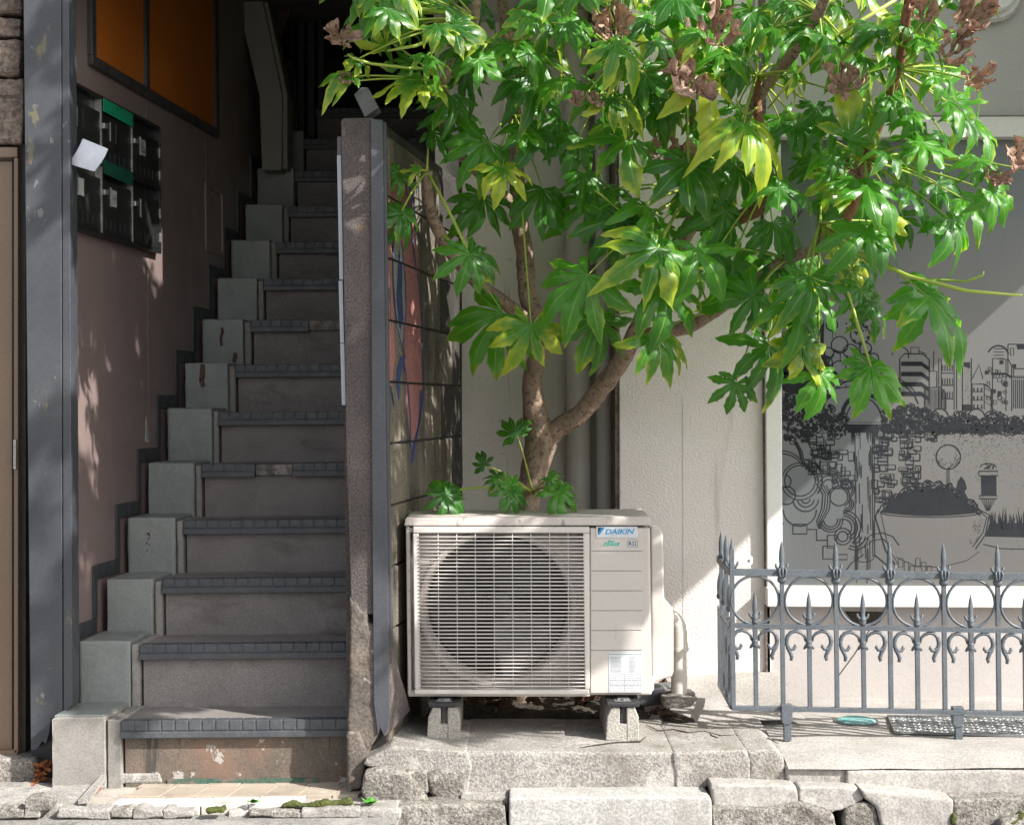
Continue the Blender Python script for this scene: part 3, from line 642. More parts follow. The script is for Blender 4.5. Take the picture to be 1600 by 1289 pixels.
# ------------------------------------------------------------------ blue-grey post, door, old wood at far left
po = thing('wooden_post', (-1.53, 5.0, 0), 'blue-grey painted timber post with peeling paint left of the stairs', 'post')
zb1 = Z(1172, 4.98, 80); zb2 = Z(1118, 4.98, 90)
b = MB(); f = [W(34, -260, 4.98), W(95, -260, 4.98), W(97, 1120, 4.98), W(80, 1122, 4.98), W(77, 1145, 4.98), W(72, 1162, 4.98), W(66, 1158, 4.98), W(58, 1170, 4.98), W(48, 1172, 4.98)]
fx = [(p.x, p.y, p.z) for p in f]
b.prism(f, (0, .10, 0)); b.build('board', M['post'], po, bevel=.002)
f = [W(96, -260, 4.985), W(106.5, -260, 4.985), W(113, 1102, 4.985), W(108, 1106, 4.985), W(104, 1116, 4.985), W(99, 1108, 4.985)]
b = MB().prism([p + Vector((0, .0, 0)) for p in f], (0, .085, 0)); b.build('board', M['post'], po, bevel=.002)
b = MB()
for i in range(14):
    x_ = 78 + i * 2.2; b.pprism([(x_, 1096), (x_ + 2.4, 1096), (x_ + 1.5, 1108 + rnd.uniform(0, 12)), (x_ + .3, 1106 + rnd.uniform(0, 8))], 4.99, 5.03)
b.build('splinters', M['rotwood'], po)
dr = thing('brown_door', (-1.75, 5.1, 0), 'brown metal door and frame beside the blue-grey post', 'door')
MB().pbox(-190, -6, 252, 1172, 5.10, 5.14).build('door_panel', M['brown_metal'], dr, bevel=.003)
MB().pbox(-4, 19, 252, 1172, 5.085, 5.14).build('door_stile', M['brown_metal'], dr, bevel=.003)
MB().pbox(-200, 27, 230, 246, 5.06, 5.15).build('door_frame', M['brown_metal'], dr, bevel=.003)
MB().pbox(21.5, 28, 247, 1176, 5.06, 5.15).build('door_frame', M['brown_metal'], dr, bevel=.002)
MB().pbox(28, 40, 228, 1178, 5.09, 5.2).build('door_jamb', M['brown_dark'], dr)
MB().pbox(19, 22, 247, 1176, 5.12, 5.16).build('door_gap', M['ink'], dr)
MB().pbox(20.5, 25, 687, 733, 5.045, 5.06).build('hinge', M['steel'], dr, bevel=.001)
MB().pbox(-200, 26, 1172, 1184, 5.06, 5.15).build('door_sill', M['brown_metal'], dr)
MB().pbox(-60, -8, 420, 1125, 5.094, 5.10).build('inset_panel', M['cheek_bare'], dr, bevel=.002)
ow = thing('old_wood_wall', (-1.8, 5.1, 2), 'weathered grey plank wall above the brown door', 'wall')
for i, (ya, yb) in enumerate(((-240, -60), (-57, 22), (25, 58), (60, 118), (121, 226))):
    xr_ = (33, 35, 33, 32, 36)[i]
    o = MB().pprism([(-200, ya), (xr_, ya + 2), (xr_ + rnd.uniform(-3, 1), (ya + yb) / 2), (xr_ - rnd.uniform(0, 4), yb - 2), (xr_ - 12, yb), (-200, yb - 3)], 5.05 - .012 * (i % 2), 5.12).build('plank', M['oldwood'], ow)
    roughen(o, .008, .016, .03)
MB().pbox(-220, 40, -240, 232, 5.13, 5.2).build('wall_backing', M['rotwood'], ow)
o = MB().pprism([(-200, 1184), (50, 1186), (56, 1196), (54, 1232), (-200, 1232)], 5.0, 5.3).build('door_footing', M['rock'], dr); roughen(o, .01, .016, .04)
tb_ = MB().pbox(30, 62, 1180, 1230, 5.2, 5.3); tb_.build('footing_shade_board', M['rotwood'], dr)

# column and diagonal strut, dark things up the stairs
cl = thing('concrete_strut', (X(428, 7.2), 7.25, Z(265, 7.2)), 'off-white bent concrete strut rising from the upper stairs', 'column')
cd0 = 7.2
o = MB().prism([W(x, y, cd0) for x, y in ((409, 266), (405, 150), (361, -40), (340, -120), (378, -120), (402, -40), (441, 150), (440, 266))], (0, .22, 0)).build('strut', M['column'], cl, bevel=.006)
o = MB().prism([W(x, y, cd0 + .02) for x, y in ((441.5, 264), (442, 150), (403, -40), (385, -120), (391, -120), (409, -40), (449, 148), (449, 264))], (0, .18, 0)).build('strut_edge', M['column'], cl, bevel=.004)
bk = thing('stairwell_back_wall', (-.8, 9.3, 0), 'dark back wall at the top of the stairs', 'wall')
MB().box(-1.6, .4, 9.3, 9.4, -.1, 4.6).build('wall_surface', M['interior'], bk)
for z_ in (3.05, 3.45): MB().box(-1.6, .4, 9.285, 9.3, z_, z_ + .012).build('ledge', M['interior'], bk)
rl = thing('iron_railing', (X(480, 7.7), 7.7, Z(200, 7.7)), 'dark iron railing bars at the top of the stairs', 'railing')
for xa, xb, yb in ((466, 475, 262), (481, 491, 215), (497, 505, 170), (456, 458, 90)):
    MB().pbox(xa, xb, -160, yb, 7.7, 7.74).build('bar', M['blackiron'], rl)
MB().pprism([(440, 150), (449, 90), (462, 110), (466, 265), (449, 265), (447, 150)], 7.6, 7.66).build('stringer', M['blackiron'], rl)
br = thing('steel_brace', (X(432, 7.1), 7.1, Z(55, 7.1)), 'red-brown steel brace beside the white strut', 'brace')
MB().pprism([(424, 50), (440, 54), (468, -20), (480, -80), (462, -80), (436, 0)], 7.42, 7.46).build('brace_bar', M['rustbrown'], br, bevel=.002)
MB().pprism([(422, 50), (441, 51), (442, 58), (426, 60)], 7.38, 7.42).build('brace_plate', M['rustbrown'], br, bevel=.002)
# building mass over the stairwell (above the frame) and behind the block wall
MB_ = MB().hexa([(-2.6, 5.12, 2.98), (-.16, 5.12, 2.98), (-.16, 9.6, 3.25), (-2.6, 9.6, 3.25), (-2.6, 5.12, 3.6), (-.16, 5.12, 3.6), (-.16, 9.6, 3.6), (-2.6, 9.6, 3.6)]).box(-2.6, -.3, 4.96, 5.11, 2.70, 3.6)
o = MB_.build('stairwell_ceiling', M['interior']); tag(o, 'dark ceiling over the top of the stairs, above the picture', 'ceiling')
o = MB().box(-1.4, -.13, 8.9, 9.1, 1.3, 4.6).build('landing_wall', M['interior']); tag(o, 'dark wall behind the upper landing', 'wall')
o = MB().prism([(-.30, 6.16, -.1), (-.205, 6.16, -.1), (.1, 9.3, -.1), (.0, 9.3, -.1)], (0, 0, 4.4)).build('stairwell_side_wall', M['stucco_dark']); tag(o, 'plastered wall on the right side of the upper stairs', 'wall')
for k in range(2):
    pass
# upper filler steps
MB().box(-.95, .05, SD(14), 9.3, 1.5, ZT[13]).build('upper_landing', M['carpet'], stair)

# ------------------------------------------------------------------ block wall with end pillar
bwl = thing('block_wall', (-.35, 5.4, 0), 'stained concrete block wall with pink graffiti between the stairs and the tree', 'wall')
dA, dB = 4.86, 6.12
xA = X(603, dA); xB = X(722, dB)
def bx_(D): return xA + (xB - xA) * (D - dA) / (dB - dA)
zt0 = Z(190, dA, 600)
courses = [Z(y, dA, 603) for y in (1245, 1147, 1052, 1000 - 6, 898, 796, 694, 600, 504, 405, 309, 213)]
courses = [Z(694, dA, 603) + .1975 * i for i in range(-6, 8)]
bl_rects = []
for i, z0 in enumerate(courses[:-1]):
    z1 = z0 + .1975
    if z0 > zt0 - .05: break
    z1 = min(z1, zt0)
    if z1 < -.02: continue
    z0 = max(z0, -.05)
    st = 0.0 if i % 2 == 0 else .2
    ds = [dA] + [dA + .06 + st + .4 * j for j in range(5)]
    ds = [d for d in ds if d < dB - .05] + [dB]
    for a_, b_ in zip(ds[:-1], ds[1:]):
        g = .004
        out = rnd.uniform(-.002, .002)
        p = [(bx_(a_ + g) + out, a_ + g, z0 + g), (bx_(b_ - g) + out, b_ - g, z0 + g), (bx_(b_ - g) + out, b_ - g, z1 - g), (bx_(a_ + g) + out, a_ + g, z1 - g)]
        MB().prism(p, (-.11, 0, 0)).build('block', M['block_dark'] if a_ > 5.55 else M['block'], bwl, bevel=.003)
        bl_rects.append((a_ + g, b_ - g, z0 + g, z1 - g, out))
MB().prism([(xA - .008, dA + .002, -.05), (xB - .008, dB, -.05), (xB - .008, dB, zt0 - .002), (xA - .008, dA + .002, zt0 - .002)], (-.1, 0, 0)).build('mortar', M['mortar'], bwl)
# left face render of the wall
MB().prism([(xA - .112, dA, -.05), (xB - .14, dB, -.05), (xB - .14, dB, zt0), (xA - .112, dA, zt0)], (-.02, 0, 0)).build('render_coat', M['pillar'], bwl)
# graffiti: polygons in (pixel x, pixel y) on the wall's right face, cut per block
def wallp(px, py):
    k = ray(px, 635)[0]; m_ = (xB - xA) / (dB - dA)
    D = (xA - m_ * dA) / (k - m_); return D, W(px, py, D).z
def clip(poly, a, b, c, d):
    def cl_(poly, f, inter):
        out = []
        for i in range(len(poly)):
            p, q = poly[i], poly[(i + 1) % len(poly)]
            ip, iq = f(p), f(q)
            if ip: out.append(p)
            if ip != iq: out.append(inter(p, q))
        return out
    def ix(v, ax):
        def g(p, q):
            t = (v - p[ax]) / (q[ax] - p[ax]); return (p[0] + t * (q[0] - p[0]), p[1] + t * (q[1] - p[1]))
        return g
    for f, it in ((lambda p: p[0] >= a, ix(a, 0)), (lambda p: p[0] <= b, ix(b, 0)), (lambda p: p[1] >= c, ix(c, 1)), (lambda p: p[1] <= d, ix(d, 1))):
        if len(poly) < 3: return []
        poly = cl_(poly, f, it)
    return poly
def graffiti(polys, m, off, name):
    b = MB()
    for pix in polys:
        pw = [wallp(x, y) for x, y in pix]
        for (a_, b_, c2, d2, out) in bl_rects:
            # triangulated fan is unsafe for concave shapes: use strips instead
            cp = clip(pw, a_, b_, c2, d2)
            if len(cp) >= 3:
                b.add([(bx_(D) + out + off, D, z) for D, z in cp], [tuple(range(len(cp)))])
    return b.build(name, m, bwl, recalc=False)
def stripq(left, right):   # quads between two edge polylines, convex pieces
    return [[left[i], right[i], right[i + 1], left[i + 1]] for i in range(len(left) - 1)]
def wob(pts, n=4):
    out = []
    for i in range(len(pts) - 1):
        for j in range(n):
            t = j / n; out.append((pts[i][0] + (pts[i + 1][0] - pts[i][0]) * t, pts[i][1] + (pts[i + 1][1] - pts[i][1]) * t))
    return out + [pts[-1]]
# main pink shape (right lobe), and left strip
pinkR = stripq(wob([(608, 275), (618, 340), (628, 400), (633, 470), (634, 540), (633, 600), (636, 650), (640, 690)]),
               wob([(640, 275), (648, 340), (655, 400), (658, 470), (660, 540), (661, 600), (655, 660), (642, 695)]))
pinkL = stripq(wob([(604, 300), (604, 380), (604, 470), (605, 540), (606, 590), (609, 605)]), wob([(612, 300), (614, 360), (612, 430), (616, 500), (619, 560), (611, 606)]))
graffiti(pinkR + pinkL, M['pink_paint'], .0008, 'graffiti')
gre = stripq(wob([(621, 350), (615, 400), (616, 460), (620, 515), (628, 545)]), wob([(622, 350), (630, 400), (634, 460), (632, 515), (629, 545)]))
graffiti(gre, M['grey_paint'], .0013, 'graffiti')
def line(pts, wd):
    L = []; Rr = []
    for i, p in enumerate(pts):
        a_ = pts[max(i - 1, 0)]; c2 = pts[min(i + 1, len(pts) - 1)]
        dx, dy = c2[0] - a_[0], c2[1] - a_[1]; l_ = math.hypot(dx, dy) or 1; wv = wd if not hasattr(wd, '__len__') else wd[i]
        L.append((p[0] - dy / l_ * wv, p[1] + dx / l_ * wv)); Rr.append((p[0] + dy / l_ * wv, p[1] - dx / l_ * wv))
    return stripq(L, Rr)
blue = []
blue += line(wob([(634, 275), (642, 330), (649, 400), (657, 450), (660, 520), (662, 580), (660, 630), (652, 670), (643, 705), (641, 720)]), .9)
blue += line(wob([(622, 350), (615, 385), (614, 430), (617, 480), (621, 510), (630, 545), (634, 560)]), .9)
blue += line(wob([(622, 350), (629, 385), (633, 430), (634, 480), (632, 520), (630, 545)]), .8)
blue += stripq([(624, 385), (621, 430), (619, 470), (622, 500), (626, 515)], [(624, 385), (629, 420), (628, 460), (630, 500), (627, 515)])
blue += line(wob([(606, 545), (604, 570), (607, 600), (612, 615), (615, 635)]), 1.0)
blue += stripq([(622, 625), (619, 600), (621, 575), (627, 556), (632, 558)], [(623, 625), (624, 604), (627, 585), (630, 572), (634, 575)])
blue += line(wob([(634, 575), (637, 610), (640, 650), (640, 700)]), .9)
blue += line(wob([(657, 610), (656, 650), (648, 690), (642, 722)]), 1.5)
blue += line(wob([(642, 285), (646, 305), (644, 325)]), .7) + line(wob([(650, 280), (648, 310), (652, 345)]), .7) + line(wob([(656, 280), (658, 320), (661, 350)]), .6)
blue += line(wob([(648, 362), (652, 358), (657, 368), (660, 380)]), .9) + line(wob([(606, 430), (609, 470)]), .7)
graffiti(blue, M['blue_paint'], .0018, 'graffiti')
# pillar at the end
pf = 4.80
o = MB().pprism([(533, 190), (536, 185), (584, 184), (585, 700), (586, 960), (549, 958), (541, 700)], pf, dA + .05).build('pillar', M['pillar'], bwl, bevel=.003)
MB().pprism([(579.5, 186), (598, 188), (603, 700), (609, 1110), (606, 1140), (600, 1150), (594, 1136), (590, 1148), (584, 1095), (581, 700)], pf - .012, pf + .03).build('corner_trim', M['trim'], bwl, bevel=.0015)
MB().pprism([(598.5, 190), (603, 192), (608, 700), (613, 1075), (608.5, 1070), (603.5, 700)], pf + .004, pf + .05).build('corner_trim', M['trim'], bwl, bevel=.001)
o = MB().pprism([(547, 930), (552, 948), (558, 938), (564, 962), (572, 950), (578, 985), (584, 972), (596, 1010), (611, 1040), (616, 1080), (608, 1120), (596, 1140), (578, 1170), (574, 1190), (568, 1232), (543, 1236), (541, 1180), (546, 1060)], pf - .004, dA + .08).build('plaster_base', M['pillar_base'], bwl); roughen(o, .008, .008, .04)
o = MB().pprism([(541, 1145), (560, 1142), (572, 1170), (566, 1230), (543, 1238)], pf - .018, dA).build('plaster_base', M['pillar_base'], bwl); roughen(o, .008, .008, .04)
MB().prism([W(592, 960, pf), W(613, 1020, pf), W(640, 1110, 5.0), W(625, 1130, 4.95), W(600, 1150, pf)], (0, .03, 0)).build('lower_render', M['pillar'], bwl)
# white boards seen edge-on on the stair side of the wall
for i, (ya, yb, xa) in enumerate(((243, 437, 526.5), (439, 536, 529), (537, 633, 531.5))):
    o = MB().prism([W(xa, ya, 4.84), W(xa + 6.5, ya, 4.84), W(xa + 7.5 + (yb - ya) * .012, yb, 4.84), W(xa + 1.5 + (yb - ya) * .012, yb, 4.84)], (.02, .5, 0)).build('sign_board', M['sign_white'], None, bevel=.001)
    tag(o, ('white board seen edge-on, tallest and topmost of three on the pillar side', 'white board seen edge-on, middle one of three on the pillar side', 'white board seen edge-on, lowest of three on the pillar side')[i], 'sign board', 'boards fixed to the stair side of the block wall')
o = MB().pprism([(527, 214), (533, 214), (533.5, 243), (527, 243)], 4.86, 5.2).build('bracket', M['greybox'], None); tag(o, 'small dark bracket above the topmost white board on the pillar', 'bracket')
gb = MB().prism([W(553, 148, 4.83), W(564, 137, 4.83), W(575, 137, 4.83), W(592, 168, 4.83), W(570, 184, 4.83)], (0, .09, 0)).build('metal_duct_end', M['greybox'], None, bevel=.003)
tag(gb, 'tilted grey metal box standing on top of the pillar', 'metal box')
# crumbs on the pillar top
# ------------------------------------------------------------------ recess wall, downpipes, facade
fw = thing('shop_facade', (.9, 5.8, 0), 'cream stuccoed shop facade behind the tree', 'building')
rd = 6.12
MB().pbox(721.5, 1000, -420, 1110, rd, rd + .2).build('recess_wall', M['stucco_dark'], fw)
MB().pprism([(722, 178), (752, 183), (752, 800), (722, 800)], rd - .006, rd).build('render_patch', M['stucco_dark'], fw)
fd = 5.75
MB().pprism([(966, -420), (1189, -420), (1198, 1180), (968.5, 1180)], fd, rd + .1).build('stucco_pier', M['stucco'], fw, bevel=.004)
MB().pprism([(1066, 620), (1066.6, 620), (1067.4, 800), (1068, 1040), (1067.4, 1040), (1066.9, 800)], fd - .0012, fd).build('plaster_seam', M['lower_panel'], fw)
MB().prism([W(960, -420, fd + .01), W(966, -420, fd + .01), W(968.3, 1180, fd + .01), W(962, 1180, fd + .01)], (0, .3, 0)).build('side_strip', M['joint'], fw)
MB().pbox(1180, 2200, -420, 181, fd - .02, rd + .1).build('upper_wall', M['grey_render'], fw)
MB().pprism([(1180, -420), (1195, -420), (1197, 185), (1188, 185)], fd - .024, fd - .019).build('panel_joint', M['joint'], fw)
MB().pprism([(1187, 150), (1196.5, 150), (1204, 1105), (1197, 1100)], fd - .012, fd + .1).build('dirty_joint', M['joint'], fw)
MB().pprism([(1198, 948), (2200, 952), (2200, 1115), (1200, 1115)], fd - .002, rd).build('lower_panel', M['lower_panel'], fw)
MB().pprism([(1320, 955), (1386, 956), (1374, 972), (1352, 986), (1340, 980), (1328, 966)], fd - .006, fd).build('dark_gap', M['crack'], fw)
MB().pprism([(1358, 984), (1359, 985), (1336, 1022), (1311, 1056), (1310, 1055), (1335, 1021)], fd - .0035, fd).build('panel_crack', M['crack'], fw)
MB().pprism([(1199, 948), (1204, 948), (1206, 1100), (1200, 1100)], fd - .012, fd - .002).build('panel_edge', M['white_frame'], fw)
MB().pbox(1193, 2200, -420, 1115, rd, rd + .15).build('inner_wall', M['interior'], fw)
MB().pbox(1202, 2100, 1095, 1120, fd - .012, fd).build('panel_foot', M['joint'], fw)
win = thing('shop_window', (1.4, 5.74, .5), 'large white-framed shop window covered with illustrated frosted film', 'window')
wd = fd - .035
MB().pprism([(1193.5, 186), (1220, 186), (1223, 917), (1198.5, 917)], wd, fd + .12).build('frame', M['white_frame'], win, bevel=.004)
MB().pprism([(1198.5, 918), (2150, 922), (2150, 952), (1199, 948)], wd - .03, fd + .12).build('frame', M['white_frame'], win, bevel=.004)
MB().pprism([(1220, 183), (2150, 181), (2150, 213), (1220, 215)], wd - .012, fd + .12).build('frame', M['white_frame'], win, bevel=.004)
MB().pbox(1219, 2150, 212, 922, fd + .015, fd + .022).build('pane', M['film'], win)
GD = fd + .0145
ink = MB()
def P2(x, y, d=0.0): return W(x, y, GD - d)
lay = [0]
def ifill(pts):
    lay[0] += 1; d = .00002 * (lay[0] % 40)
    ink.add([P2(x, y, d) for x, y in pts], [tuple(range(len(pts)))])
def iline(pts, wd_=.9):
    for q4 in line(pts, wd_):
        ifill(q4)
def iarc(cx, cy, r, a0=0, a1=360, wd_=.9, ry=None, n=None):
    ry = ry or r; n = n or max(8, int(abs(a1 - a0) / 14))
    iline([(cx + r * math.cos(R(a0 + (a1 - a0) * i / n)), cy + ry * math.sin(R(a0 + (a1 - a0) * i / n))) for i in range(n + 1)], wd_)
def iblob(cx, cy, r, n=7, j=.5):
    a = rnd.uniform(0, 6); ifill([(cx + r * rnd.uniform(1 - j, 1) * math.cos(a + 6.283 * i / n), cy + r * rnd.uniform(1 - j, 1) * math.sin(a + 6.283 * i / n)) for i in range(n)])
def irect(x, y, w_, h_, wd_=.7): iline([(x, y), (x + w_, y), (x + w_, y + h_), (x, y + h_), (x, y)], wd_)
# spheres and curls, lower left
iarc(1250, 751, 24); iarc(1250, 752, 29, -170, 160, .8); iarc(1252, 750, 33, -80, 40, 1.3); iarc(1226, 752, 10, -80, 90); iarc(1229, 774, 14)
iarc(1222, 745, 36, -100, -25); iarc(1220, 745, 41, -95, -35)
for r in (7, 13, 20): iarc(1259, 779, r, 5, 175)
iarc(1250, 796, 26, 0, 180); iarc(1225, 800, 18, 90, 200)
iarc(1311, 776, 14); iarc(1311, 776, 17, -170, 60)
for r in (9, 15, 20, 23): iarc(1295, 758, r, -160, 0)
for r in (9, 14, 17): iarc(1318, 764, r, -90, 50)
for r in (6, 9, 12): iarc(1322, 788, r, -60, 110)
for k in range(4): iline([(1276 + k * 5, 755 + k), (1286 + k * 4, 772), (1284 + k * 4, 795), (1276 + k * 3, 815), (1279 + k * 1, 826)], .8)
for r in (11, 15, 19): iarc(1298, 812, r, -10, 175)
for r in (13, 18, 22, 27): iarc(1318, 824, r, -90, 60)
for r in (8, 13): iarc(1317, 838, r, 0, 360)
for r in (10, 16, 21): iarc(1336, 838, r, 0, 120)
iline([(1345, 850), (1360, 836), (1378, 832), (1395, 838), (1405, 852)], .8); iline([(1350, 856), (1364, 844), (1380, 842), (1392, 852)], .7)
irect(1239, 819, 22, 15, 1.0); iline([(1262, 827), (1276, 827), (1276, 844), (1293, 844)], 1.0); irect(1293, 836, 14, 20, .8); irect(1286, 853, 18, 20, .8); irect(1304, 866, 20, 8, .6)
# stones of the terrace wall
def bricks(x0, x1, y0, y1, n):
    for _ in range(n):
        w_ = rnd.uniform(6, 16); h_ = rnd.uniform(6, 14); x = rnd.uniform(x0, x1 - w_); y = rnd.uniform(y0, y1 - h_)
        iline([(x, y), (x + w_, y)], .45); iline([(x, y), (x, y + h_)], .45)
        iline([(x + w_, y), (x + w_, y + h_)], .8); iline([(x, y + h_), (x + w_, y + h_)], 1.1)
bricks(1258, 1336, 676, 745, 46); bricks(1300, 1336, 740, 765, 8); bricks(1362, 1404, 668, 790, 44); bricks(1404, 1440, 672, 760, 34); bricks(1425, 1468, 655, 690, 12)
# waterfall
for _ in range(46):
    x = rnd.choice([rnd.uniform(1334, 1346), rnd.uniform(1355, 1366), rnd.uniform(1336, 1364)]); y = rnd.uniform(678, 860); iline([(x, y), (x + rnd.uniform(-1, 1), y + rnd.uniform(12, 60))], rnd.uniform(.25, .8))
for xx in (1336, 1363, 1366): iline([(xx, 680), (xx + 1, 870)], .6)
for _ in range(24): x = rnd.uniform(1328, 1370); ifill([(x, 668), (x + 4, 668), (x + 2, 668 + rnd.uniform(10, 34))])
ifill([(1325, 663), (1372, 663), (1374, 676), (1324, 676)])
# dark scribbled planting bands
def scrib(x0, x1, yf, n, r0=2, r1=5, lines=True):
    for _ in range(n):
        x = rnd.uniform(x0, x1); ya, yb = yf(x); y = rnd.uniform(ya, yb)
        if rnd.random() < .55: iblob(x, y, rnd.uniform(r0, r1))
        else: iarc(x, y, rnd.uniform(r0, r1 + 1), rnd.uniform(0, 360), rnd.uniform(400, 560), rnd.uniform(.5, 1.1), n=6)
scrib(1224, 1300, lambda x: (585 + (x - 1224) * .4, 672), 330, 2, 5)
scrib(1226, 1270, lambda x: (670, 694 - abs(x - 1246) * .4), 60, 2, 5)
scrib(1296, 1326, lambda x: (646, 682), 90, 2, 4)
scrib(1378, 1452, lambda x: (632 + abs(x - 1420) * .3, 676), 260, 2, 4.5)
scrib(1448, 1620, lambda x: (648 + 5 * math.sin(x * .12), 674), 420, 2, 4.2)
scrib(1455, 1620, lambda x: (664, 676), 240, 2.5, 4.5)
scrib(1225, 1292, lambda x: (525 + (x - 1225) * .5, 592), 150, 4, 9)
ifill([(1223, 520), (1262, 505), (1276, 530), (1290, 575), (1308, 590), (1285, 612), (1262, 622), (1223, 610)])
iline([(1284, 500), (1283, 545), (1290, 568), (1306, 586)], 4)
for k in range(5): iarc(1448 + k * 26 + rnd.uniform(-6, 6), 652, rnd.uniform(8, 14), 190, 350, 1.0)
for _ in range(4): x = rnd.uniform(1228, 1262); iline([(x, 690), (x + 8, 705), (x + 12, 722), (x + 26, 738)], 1.0)
# topiary balls
for cx, cy, r in ((1312, 539, 13), (1344, 523, 15), (1329, 549, 11), (1294, 552, 9), (1311, 575, 11), (1300, 508, 9), (1352, 545, 10), (1365, 560, 8)):
    iarc(cx, cy, r, 0, 360, .9)
    for _ in range(16):
        a = R(rnd.uniform(10, 140)); iline([(cx + r * math.cos(a), cy + r * math.sin(a)), (cx + r * .75 * math.cos(a + .15), cy + r * .72 * math.sin(a + .1))], .7)
    iline([(cx + 1, cy + r), (cx + 1, cy + r + 12)], .6)
for _ in range(60): x = rnd.uniform(1322, 1372); iblob(x, 505 + rnd.uniform(-6, 22), rnd.uniform(.6, 2.4))
# dome and arch
iarc(1350, 664, 29, 180, 360, .9, 42); iarc(1350, 650, 34, 185, 355, 3.2, 34); iline([(1321, 664), (1379, 664)], .8); iline([(1322, 660), (1378, 660)], .4)
iarc(1362, 640, 74, 190, 350, 1.0, 52); iarc(1362, 640, 78, 205, 330, .6, 58); iline([(1296, 600), (1345, 592), (1400, 590)], .7); iline([(1296, 608), (1345, 602), (1400, 600)], .7)
iline([(1318, 588), (1345, 575)], 2.2)
for x in (1302, 1312, 1322, 1336, 1350, 1365, 1380, 1394): iline([(x, 599), (x, 608)], .5)
# city skyline
iline([(1406, 624), (1406, 560), (1413, 553), (1442, 553), (1452, 562), (1452, 632)], .9); iline([(1423, 553), (1423, 543), (1436, 543), (1436, 553)], .7); iline([(1436, 549), (1447, 553), (1447, 558)], .6)
for y in (565, 581, 597, 612): ifill([(1408, y), (1440, y), (1452, y + 9), (1452, y + 15), (1440, y + 7), (1408, y + 7)])
iarc(1407, 555, 13, 180, 380, .8)
iline([(1445, 634), (1445, 606), (1470, 605), (1478, 615), (1478, 640)], .8)
for k in range(16): iline([(1446 + k * 2, 608), (1446 + k * 2, 640)], .35)
iline([(1453, 580), (1464, 580), (1464, 604)], .7); iline([(1459, 580), (1459, 548)], .6)
for x in (1467, 1471, 1491, 1495, 1504, 1518): iline([(x, 560), (x, 640)], .6)
for y in (583, 602, 623): iline([(1471, y), (1490, y)], .7)
for k in range(5):
    for j in range(3): iline([(1473 + k * 3.8, 570 + j * 21), (1473 + k * 3.8, 580 + j * 21)], .6)
for _ in range(60): iblob(rnd.uniform(1506, 1517), rnd.uniform(575, 640), rnd.uniform(.3, .8))
ifill([(1504, 632), (1518, 632), (1519, 642), (1503, 642)]); ifill([(1506, 566), (1516, 566), (1516, 576), (1506, 572)])
iline([(1519, 642), (1519, 600), (1538, 600), (1549, 608), (1549, 640)], .8)
for j in range(3):
    for k in range(3): iline([(1522 + k * 6, 606 + j * 13), (1522 + k * 6, 612 + j * 13)], .9)
    iline([(1520, 612 + j * 13), (1536, 612 + j * 13)], .5); iline([(1539, 606 + j * 11), (1548, 611 + j * 11)], .4)
iline([(1538, 600), (1538, 640)], .7); iline([(1519, 592), (1530, 570), (1536, 592)], .7)
iline([(1551, 642), (1551, 560), (1576, 562), (1581, 572), (1581, 642)], .7); iline([(1572, 562), (1572, 642)], .6)
iline([(1549, 584), (1570, 584), (1582, 590)], 1.8)
for _ in range(22): irect(rnd.uniform(1540, 1572), rnd.uniform(564, 630), rnd.uniform(3, 7), rnd.uniform(3, 7), .5)
for x, y in ((1542, 582), (1565, 566), (1570, 600), (1553, 611), (1562, 614), (1585, 572)): ifill([(x - 3, y - 3), (x + 3, y - 3), (x + 3, y + 3), (x - 3, y + 3)])
for y in (545, 550, 555, 560): iline([(1553, y), (1569, y)], .5)
iarc(1560, 556, 16, 200, 350, 1.2)
irect(1575, 538, 40, 50, .8); irect(1579, 544, 5, 11, .6); ifill([(1588, 538), (1610, 538), (1610, 545), (1590, 546)])
irect(1584, 576, 30, 14, .8)
for k in range(12): iline([(1584 + k * 3, 593), (1584 + k * 3, 638)], .6)
# stipple
for _ in range(720):
    t = rnd.random() ** 2; iblob(rnd.uniform(1446, 1622), 676 + t * 90, rnd.uniform(.35, 1.0) * (1.2 - .5 * t), 5, .4)
for _ in range(110): iblob(rnd.uniform(1450, 1622), rnd.uniform(740, 860), rnd.uniform(.3, .8), 5, .3)
# ball on a stick, bowl of earth, lantern, grass
iarc(1482, 714, 19, 0, 360, .9)
for _ in range(130):
    a = R(rnd.uniform(0, 180)); rr = 19 * (1 - rnd.random() ** 2 * .5); iblob(1482 + rr * math.cos(a), 714 + rr * math.sin(a), rnd.uniform(.4, 1.0), 5, .4)
iline([(1480, 733), (1480, 758)], .6); iline([(1483, 733), (1483, 758)], .6)
def bowl_top(x):
    t = (x - 1372) / 162.0
    return 800 - 48 * max(0, math.sin(min(1, max(0, t)) * math.pi)) ** .8 + 3 * math.sin(x * .35)
for k in range(54):
    x = 1375 + k * 2.9; xa = x + 3.2; yb = 800 + 6 * math.sin((x - 1372) / 162 * math.pi)
    ifill([(x, bowl_top(x) + 8), (xa, bowl_top(xa) + 8), (xa, yb), (x, yb)])
iline([(1372 + i * 5.4, bowl_top(1372 + i * 5.4)) for i in range(31)], 1.0)
scrib(1380, 1530, lambda x: (bowl_top(x) + 1, bowl_top(x) + 12), 200, 1.2, 3)
iline([(1372, 796), (1368, 808), (1384, 860), (1400, 884)], .9); iline([(1376, 800), (1388, 855), (1404, 882)], .5)
iline([(1533, 798), (1546, 804), (1540, 835), (1524, 858)], .9); iline([(1528, 796), (1542, 808), (1536, 832), (1520, 854)], .7)
iarc(1455, 800, 80, 5, 175, .7, 8)
for _ in range(90): t = rnd.random(); iblob(1524 + 12 * (1 - t) + rnd.uniform(-12, 2), 812 + t * 40, rnd.uniform(.4, .9), 5, .4)
